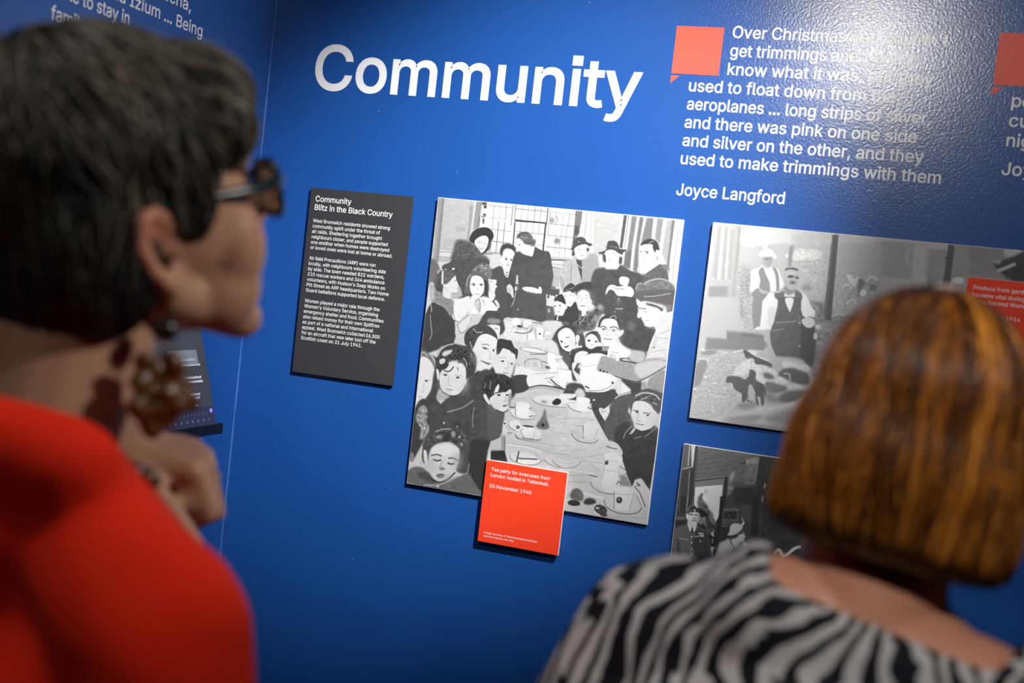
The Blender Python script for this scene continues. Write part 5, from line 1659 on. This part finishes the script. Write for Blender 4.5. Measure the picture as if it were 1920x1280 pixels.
def zebra(m):
    N, L, b = nodes(m); tc = N.new('ShaderNodeTexCoord'); mp = N.new('ShaderNodeMapping'); mp.inputs['Rotation'].default_value = (0, math.radians(-22), 0); L.new(tc.outputs['Object'], mp.inputs['Vector'])
    n = N.new('ShaderNodeTexNoise'); n.inputs['Scale'].default_value = 5.5; n.inputs['Detail'].default_value = 1; L.new(mp.outputs[0], n.inputs['Vector'])
    st = N.new('ShaderNodeMapping'); st.inputs['Scale'].default_value = (1, 1, .22); L.new(mp.outputs[0], st.inputs['Vector'])
    ad = N.new('ShaderNodeMixRGB'); ad.blend_type = 'LINEAR_LIGHT'; ad.inputs[0].default_value = .11; L.new(st.outputs[0], ad.inputs[1]); L.new(n.outputs['Color'], ad.inputs[2])
    w = N.new('ShaderNodeTexWave'); w.wave_type = 'BANDS'; w.bands_direction = 'X'; w.inputs['Scale'].default_value = 18; w.inputs['Distortion'].default_value = 5; w.inputs['Detail'].default_value = 1.6; w.inputs['Detail Scale'].default_value = 3.0
    L.new(ad.outputs[0], w.inputs['Vector'])
    r = N.new('ShaderNodeValToRGB'); e = r.color_ramp.elements; e[0].position = .50; e[0].color = (.003, .003, .007, 1); e[1].position = .60; e[1].color = (.36, .345, .35, 1); L.new(w.outputs['Fac'], r.inputs['Fac']); L.new(r.outputs['Color'], b.inputs['Base Color'])
zebra(M_zebra)

def scaled(prims, k):
    out = []
    for p in prims:
        if p[0] == 'e': out.append(('e', Vector(p[1])*k, tuple(a*k for a in p[2]), *p[3:]))
        else: out.append(('c', Vector(p[1])*k, Vector(p[2])*k, p[3]*k, p[4]*k))
    return out
def torso(g=0.0):
    half = [('e', (.118, -.030, 1.215), (.062+g, .072+g, .115+g)), ('c', (.03, -.030, 1.415), (.155, -.018, 1.345), .036+g, .046+g), ('e', (.165, -.008, 1.330), (.052+g, .054+g, .052+g)), ('e', (.074, .072, 1.185), (.060+g, .046+g, .058+g))]
    return half + mirror(half) + [('e', (0, -.015, 1.25), (.162+g, .104+g, .15+g)), ('e', (0, -.050, 1.265), (.125+g, .080+g, .130+g)), ('e', (0, 0, 1.05), (.142+g, .100+g, .17+g)), ('e', (0, -.005, .91), (.172+g, .126+g, .13+g))]
def legs(g=0.0):
    h = [('c', (.088, 0, .86), (.09, .012, .48), .086+g, .057+g), ('c', (.09, .012, .48), (.09, -.016, .09), .055+g, .038+g)]; return h + mirror(h)
def feet(g=0.0):
    return [('c', (.09, -.035, .047), (.102, .14, .032), .037+g, .029+g)]
NECK = [('c', (0, -.028, 1.36), (0, .004, 1.50), .057, .053)]

def eyes(o, Hm, skin):
    for s in (-1, 1):
        at = Hm @ Matrix.Translation((s*.031, .0735, .010)) @ Matrix.Diagonal((.0122, .0122, .0122, 1))
        bm = bmesh.new(); bmesh.ops.create_uvsphere(bm, u_segments=20, v_segments=14, radius=1)
        e = from_bm('eyeball', bm, M_eye, o, True); e.matrix_local = at
        bm = bmesh.new(); bmesh.ops.create_uvsphere(bm, u_segments=32, v_segments=24, radius=1.10)
        gap = [f for f in bm.faces if f.calc_center_median().y > .3 and -.42 < f.calc_center_median().z < .38 and abs(f.calc_center_median().x) < .86]
        bmesh.ops.delete(bm, geom=gap, context='FACES')
        l = from_bm('eyelids', bm, M_skin, o, True); l.matrix_local = at
        a = l.data.color_attributes.new('tint', 'FLOAT_COLOR', 'POINT'); c = np.ones((len(l.data.vertices), 4), np.float32); c[:, :3] = np.array(skin) * .9; a.data.foreach_set('color', c.ravel())
def person(name, label, loc, heading, prims, Hm, skin, blush, voxel=.0042):
    o = grow(name, prims, voxel, 4, M_skin, None, head_shape(Hm), skin_color(Hm, skin, blush)); tag(o, label, 'person')
    o.location = loc; o.rotation_euler = (0, 0, -math.radians(heading)); return o
def lower_clothes(o, k=1.0):
    grow('trousers', scaled(legs(.012) + [('e', (0, -.005, .90), (.178, .132, .125))], k), .008, 5, M_trous, o)
    for s in (1, -1): grow('shoe', scaled(feet(.006) if s == 1 else mirror(feet(.006)), k), .006, 3, M_shoe, o, lambda co: np.stack([co[:, 0], co[:, 1], np.maximum(co[:, 2], .001)], 1))

# ------------------------------------------------ the visitor in red, seen from behind her right shoulder
HmL = Matrix.Translation((.005, .022, 1.541)) @ Euler((math.radians(18.2), math.radians(5), math.radians(-.6))).to_matrix().to_4x4() @ Matrix.Diagonal((1, 1, 1, 1))
HD = math.radians(28)
def to_local(v): x, y, z = v; return Vector((x*math.cos(HD) - y*math.sin(HD), x*math.sin(HD) + y*math.cos(HD), z))
KL = .955; wrL = Vector((-.085, .118, 1.318)) + to_local((-.035, -.026, .025)); handL = hand(wrL, to_local((.80, .38, -.10)), to_local((-.10, -.25, .95)), 1, ((62, 78, 55), (66, 80, 55), (70, 82, 55), (74, 82, 55)), 0, (20, 30, 25))
NECK_L = [('c', (0, -.045, 1.30), HmL @ Vector((0, -.034, -.04)), .064, .060)]
f_, n_ = to_local((.80, .38, -.10)).normalized(), to_local((-.10, -.25, .95)).normalized(); s_ = f_.cross(n_)
handL.append(('c', wrL + f_*.070 - n_*.026 + s_*.024, wrL + f_*.066 - n_*.026 - s_*.022, .018, .016))
armsL = [('c', (.182, -.004, 1.322), (.212, -.03, 1.06), .048, .040), ('c', (.212, -.03, 1.06), (.225, .09, .84), .037, .025), ('c', (-.182, -.004, 1.322), (-.215, .13, 1.12), .046, .039), ('c', (-.215, .13, 1.12), wrL / KL, .037, .026)]
handR0 = hand((.225, .095, .83), (0, .35, -.94), (.95, 0, 0), 1, ((15, 20, 12),)*4, .05, (10, 10, 10))
bodyL = scaled(torso() + legs() + feet() + mirror(feet()) + armsL + handR0, KL) + NECK_L + handL + xf(HEADP, HmL)
PL = person('person', 'person in a red top with short dark hair and glasses, hand at the collar', (-.563, -1.125, 0), 28, bodyL, HmL, (.50, .27, .17), (.55, .18, .11))
eyes(PL, HmL, (.50, .27, .17))
def neckline(o, m, rx, ry, cy, z0, slope=0.0):
    """open the garment round the neck and even out the edge"""
    bm = bmesh.new(); bm.from_mesh(o.data); iv = m.inverted()
    bmesh.ops.bisect_plane(bm, geom=bm.verts[:] + bm.edges[:] + bm.faces[:], plane_co=m @ Vector((0, 0, z0)), plane_no=(m.to_3x3() @ Vector((0, slope, 1))).normalized())
    D = []
    for v in bm.verts:
        q = iv @ v.co
        if q.z > z0 - slope*q.y + 1e-4 and math.hypot(q.x / rx, (q.y - cy) / ry) < 1: D.append(v)
    bmesh.ops.delete(bm, geom=D, context='VERTS')
    for _ in range(14):
        new = {}
        for v in bm.verts:
            nb = [e.other_vert(v) for e in v.link_edges if e.is_boundary]
            if len(nb) == 2: new[v] = v.co * .4 + (nb[0].co + nb[1].co) * .3
        for v, c in new.items(): v.co = c
    bm.to_mesh(o.data); bm.free()
def cloth_folds(co):
    co = co.copy(); x, y, z = co.T
    a = .0045 * np.sin(58*z + 24*x + 3*np.sin(9*y)) * np.exp(-((z-1.24)/.08)**2) + .004 * np.sin(38*x + 20*z) * np.exp(-((z-1.08)/.14)**2)
    n = np.stack([x, y, 0*z], 1); n /= np.linalg.norm(n, axis=1)[:, None] + 1e-6; return co + n * a[:, None]
sl = [('c', a, b, ra + .016, rb + .016) for _, a, b, ra, rb in armsL[:3]] + [('c', armsL[3][1], Vector(armsL[3][1]).lerp(wrL / KL, .80), .052, .044)]
redtop = grow('knit_top', scaled(torso(.014) + sl, KL) + [('e', (0, -.072, 1.315), (.105, .056, .070)), ('c', (-.05, -.088, 1.380), (.05, -.088, 1.380), .034, .034), ('c', (.05, -.088, 1.380), (.10, -.045, 1.362), .034, .038), ('c', (-.05, -.088, 1.380), (-.10, -.045, 1.362), .034, .038)], .0065, 16, M_top, PL, cloth_folds)
neckline(redtop, Matrix.Identity(4), .077, .080, -.038, 1.335); cut(redtop, (0, 0, .80), (0, 0, -1)); thicken(redtop, .004)
lower_clothes(PL, KL)
inv = HmL.inverted()
hl = [('e', (0, -.020, .052), (.086, .108, .090)), ('e', (0, -.070, -.030), (.066, .042, .066)), ('e', (0, .062, .084), (.064, .050, .036), (-14, 0, 0))]
for s in (-1, 1): hl += [('e', (s*.074, .016, .030), (.011, .026, .044), (0, 0, 0)), ('e', (s*.068, .050, .060), (.014, .032, .028)), ('e', (s*.060, -.050, -.010), (.028, .045, .062))]
hairL = grow('hair', xf(hl, HmL), .0055, 3, M_hairbase, PL)
rnd = random.Random(11); vs = [v.co.copy() for v in hairL.data.vertices]; crown = Vector((.006, -.050, .135))
def flowL(q, n):
    h = inv @ q; d = Vector((h.x*1.0, h.y - crown.y, 0)); d = d.normalized() if d.length > .004 else Vector((0, 1, 0))
    k = min(1, max(0, (.135 - h.z) / .11)); v = d * (1 - k*.75) + Vector((.0, -.10*k, -1)) * k
    if h.y > .045 and h.z > .03: v += Vector((0, .2, -.55))
    return HmL.to_3x3() @ v
roots = []
while len(roots) < 2600:
    q = rnd.choice(vs); h = inv @ q
    if h.z > -.055 and not (h.y > .075 and h.z < .07): roots.append(q)
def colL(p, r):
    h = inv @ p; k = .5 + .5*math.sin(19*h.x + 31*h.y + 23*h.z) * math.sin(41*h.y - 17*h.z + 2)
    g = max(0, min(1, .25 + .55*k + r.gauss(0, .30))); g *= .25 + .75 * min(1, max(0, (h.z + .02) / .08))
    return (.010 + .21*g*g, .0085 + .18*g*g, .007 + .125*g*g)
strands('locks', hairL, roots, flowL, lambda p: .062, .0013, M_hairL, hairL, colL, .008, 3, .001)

a_, b_ = handL[11][1], handL[11][2]; c_ = a_.lerp(b_, .45); d_ = (b_ - a_).normalized(); u_ = d_.orthogonal().normalized(); v_ = d_.cross(u_)
tube('ring', [c_ + (u_*math.cos(2*math.pi*k/20) + v_*math.sin(2*math.pi*k/20)) * .0104 for k in range(20)], .0017, M_gold, PL, 8, True)
# glasses: two rims, bridge, temples and lenses
gl = empty('glasses', (0, 0, 0)); gl.parent = PL; gl.matrix_local = HmL
def rim(cx):
    pts = []
    for k in range(40):
        a = 2*math.pi*k/40; c, s = math.cos(a), math.sin(a); r = (abs(c)**3.2 + abs(s)**3.2) ** (-1/3.2)
        pts.append((cx + .0265*r*c,   .111 - .010*(abs(cx + .0265*r*c)/.06)**2, .004 + .0215*r*s + .002*(c if cx > 0 else -c)))
    return pts
for s in (-1, 1):
    R_ = rim(s*.033); fr = tube('rim', R_, .0030, M_frame, gl, 8, True)
    b = [(x, y - .0006, z) for x, y, z in R_] + [(x, y + .0006, z) for x, y, z in R_]; n = len(R_)
    from_py('lens', b, [tuple(range(n))[::-1], tuple(n + k for k in range(n))] + [(k, (k+1) % n, n + (k+1) % n, n + k) for k in range(n)], M_lens, gl)
    tube('temple_arm', [(s*.0605, .101, .014), (s*.0685, .093, .014), (s*.076, .060, .014), (s*.081, .020, .016), (s*.083, -.006, .016), (s*.084, -.022, .004), (s*.083, -.030, -.010)], [.0056, .0052, .0044, .0034, .0026, .0022, .0020], M_frame, gl)
tube('bridge', [(-.008, .113, .010), (-.003, .116, .013), (.003, .116, .013), (.008, .113, .010)], .0026, M_frame, gl)
# earring, cord and ring
lobe = HmL @ Vector((.079, -.010, -.040)); er = empty('earring', (0, 0, 0)); er.parent = PL; er.location = lobe
tube('hook', [(0, 0, .006), (.003, 0, .002), (.002, 0, -.024)], .0009, M_gold, er, 6)
def ball(name, c, r, m, parent, sq=(1, 1, 1)):
    bm = bmesh.new(); bmesh.ops.create_uvsphere(bm, u_segments=18, v_segments=12, radius=r); o = from_bm(name, bm, m, parent, True); o.location = c; o.scale = sq; return o
ball('bead', (.002, 0, -.033), .0095, M_bead, er)
tube('link', [(.002, 0, -.041), (.002, 0, -.052)], .0011, M_gold, er, 6)
pet = []; rnd = random.Random(2)
for k in range(16):
    a = k * 2.399; r = .022 * math.sqrt((k + .5) / 16); pet.append(('e', (.003 + rnd.uniform(-.004, .006), r*math.cos(a)*1.05, -.078 + r*math.sin(a)*1.25), (.0055, .0105, .0075), (rnd.uniform(0, 180), rnd.uniform(-25, 25), 0)))
grow('amber_flower', pet, .0014, 1, M_amber, er)
cord = []
for k in range(48):
    a = 2*math.pi*k/48; cord.append((.079*math.cos(a), -.040 + .079*math.sin(a) + .018*max(0, math.sin(a)), 1.372 - .030*max(0, math.sin(a)) + .004*math.cos(2*a)))
nk = empty('necklace', (0, 0, 0)); nk.parent = PL
tube('cord', cord, .0022, M_bead, nk, 8, True)
for k, t in enumerate((9, 7, 5)):
    c = cord[t]; ball('bead', (c[0]*1.03 + .002, c[1], c[2] - .002), (.008, .009, .008)[k], M_amber if k == 1 else M_bead, nk)

# ------------------------------------------------ the visitor with an auburn bob, seen from behind
HmR = Matrix.Translation((0, .022, 1.424)) @ Euler((math.radians(-6), math.radians(5), math.radians(0))).to_matrix().to_4x4() @ Matrix.Diagonal((.97, .97, .97, 1))
KR = .932; TILT = Matrix.Translation((0, 0, 1.270)) @ Matrix.Rotation(math.radians(12), 4, 'Y') @ Matrix.Translation((0, 0, -1.29))
armsR = [('c', (.182, -.004, 1.322), (.235, -.02, 1.06), .046, .038), ('c', (.235, -.02, 1.06), (.225, .10, .84), .037, .025)]; armsRR = armsR + mirror(armsR)
def back(g): return [('c', (-.085, -.046, 1.395), (.085, -.046, 1.395), .046+g, .046+g)]
upR = xf(scaled(torso()[:-1] + back(0) + armsRR, KR), TILT); hR = hand((.225, .105, .83), (0, .35, -.94), (.95, 0, 0), 1, ((15, 20, 12),)*4, .05, (10, 10, 10))
hLft = hand((-.225, .105, .83), (0, .35, -.94), (-.95, 0, 0), -1, ((15, 20, 12),)*4, .05, (10, 10, 10))
neckR = [('c', TILT @ Vector((0, -.030, 1.27)), HmR @ Vector((0, -.030, -.05)), .058, .054)]
EAR_IN = [('e', (p_[1][0] - .010, *p_[1][1:]), *p_[2:]) if p_[0] == 'e' else ('c', (p_[1][0] - .010, *p_[1][1:]), (p_[2][0] - .010, *p_[2][1:]), *p_[3:]) for p_ in EAR]
def slim(prims, k, dx):
    return [('e', (p_[1][0]*k + dx, *p_[1][1:]), (p_[2][0]*k, *p_[2][1:]), *p_[3:]) if p_[0] == 'e' else ('c', (p_[1][0]*k + dx, *p_[1][1:]), (p_[2][0]*k + dx, *p_[2][1:]), *p_[3:]) for p_ in prims]
bodyR = upR + scaled(torso()[-1:] + legs() + feet() + mirror(feet()), KR) + xf(scaled(hR + hLft, KR), TILT) + neckR + xf(slim(HEAD_MID + HEAD_HALF + mirror(HEAD_HALF) + EAR_IN + mirror(EAR_IN), .90, .006), HmR)
PR_ = person('person', 'person with an auburn bob and a black and white striped top, seen from behind', (.031, -.920, 0), 4, bodyR, HmR, (.42, .19, .12), (.46, .16, .11))
eyes(PR_, HmR, (.42, .19, .12))
slR = [('c', a, b, ra + .014, rb + .016) for _, a, b, ra, rb in armsRR]
zt = grow('striped_top', xf(scaled(torso(.012)[:-1] + back(.012) + slR, KR), TILT) + scaled([('e', (0, -.005, .91), (.186, .140, .13))], KR), .0065, 14, M_zebra, PR_)
neckline(zt, TILT, .092, .160, -.006, 1.330); cut(zt, (0, 0, .80), (0, 0, -1)); thicken(zt, .003)
lower_clothes(PR_, KR)
invR = HmR.inverted()
hr = [('c', (.012, -.016, .046), (.008, -.020, -.050), .077, .093), ('e', (.011, -.018, .046), (.080, .104, .087)), ('e', (.006, -.026, -.01), (.089, .100, .09)), ('e', (0, .060, .084), (.064, .048, .036), (-14, 0, 0))]
for s in (-1, 1): hr += [('e', (s*.066 + .008, .014, -.040), (.026, .062, .075)), ('e', (s*.064 + .008, .050, .050), (.018, .036, .036))]
hairR = grow('hair', xf(hr, HmR), .0055, 14, M_hairbase2, PR_)
ZB = -.077
cut(hairR, HmR @ Vector((0, 0, ZB)), (HmR.to_3x3() @ Vector((-.05, .05, -1))).normalized()); thicken(hairR, .012)
rnd = random.Random(21); vs = [v.co.copy() for v in hairR.data.vertices]; crownR = Vector((.010, -.030, .137))
def flowR(q, n):
    h = invR @ q; d = Vector((h.x - crownR.x, h.y - crownR.y, 0)); d = d.normalized() if d.length > .004 else Vector((0, -1, 0))
    k = min(1, max(0, (.142 - h.z) / .07)); v = d * (1 - k) + Vector((.06*math.copysign(1, h.x)*0, 0, -1)) * k
    return HmR.to_3x3() @ v
roots = []
while len(roots) < 2600:
    q = rnd.choice(vs); h = invR @ q; rr = math.hypot(h.x - crownR.x, h.y - crownR.y)
    if h.z > -.01 and rr > .012 and rnd.random() < (1 if h.z > .07 else .45) and not (h.y > .082 and h.z < .07): roots.append(q)
def colR(p, r):
    h = invR @ p; az = math.atan2(h.x - crownR.x, -(h.y - crownR.y))
    s = math.sin(az*13 + 1.3*math.sin(az*5)) * .5 + math.sin(az*29 + .7) * .3 + r.gauss(0, .34)
    k = max(0, min(1, .30 + .5*s))
    a, b, c = np.array((.024, .008, .002)), np.array((.17, .050, .005)), np.array((.60, .235, .030))
    return tuple(a + (b-a)*k*2) if k < .5 else tuple(b + (c-b)*(k-.5)*2)
def stopR(q):
    h = invR @ q; return h.z < ZB - .05*h.x + .012
strands('locks', hairR, roots, flowR, lambda p: .05 + max(0, (invR @ p).z + .11) * 1.25, .0015, M_hairR, hairR, colR, .010, 5, .001, stopR, .12)
ball('crown_parting', HmR @ Vector((.010, -.034, .1335)), .0095, mat('scalp', (.42, .30, .27), .5), PR_, (1.15, 1.3, .28))
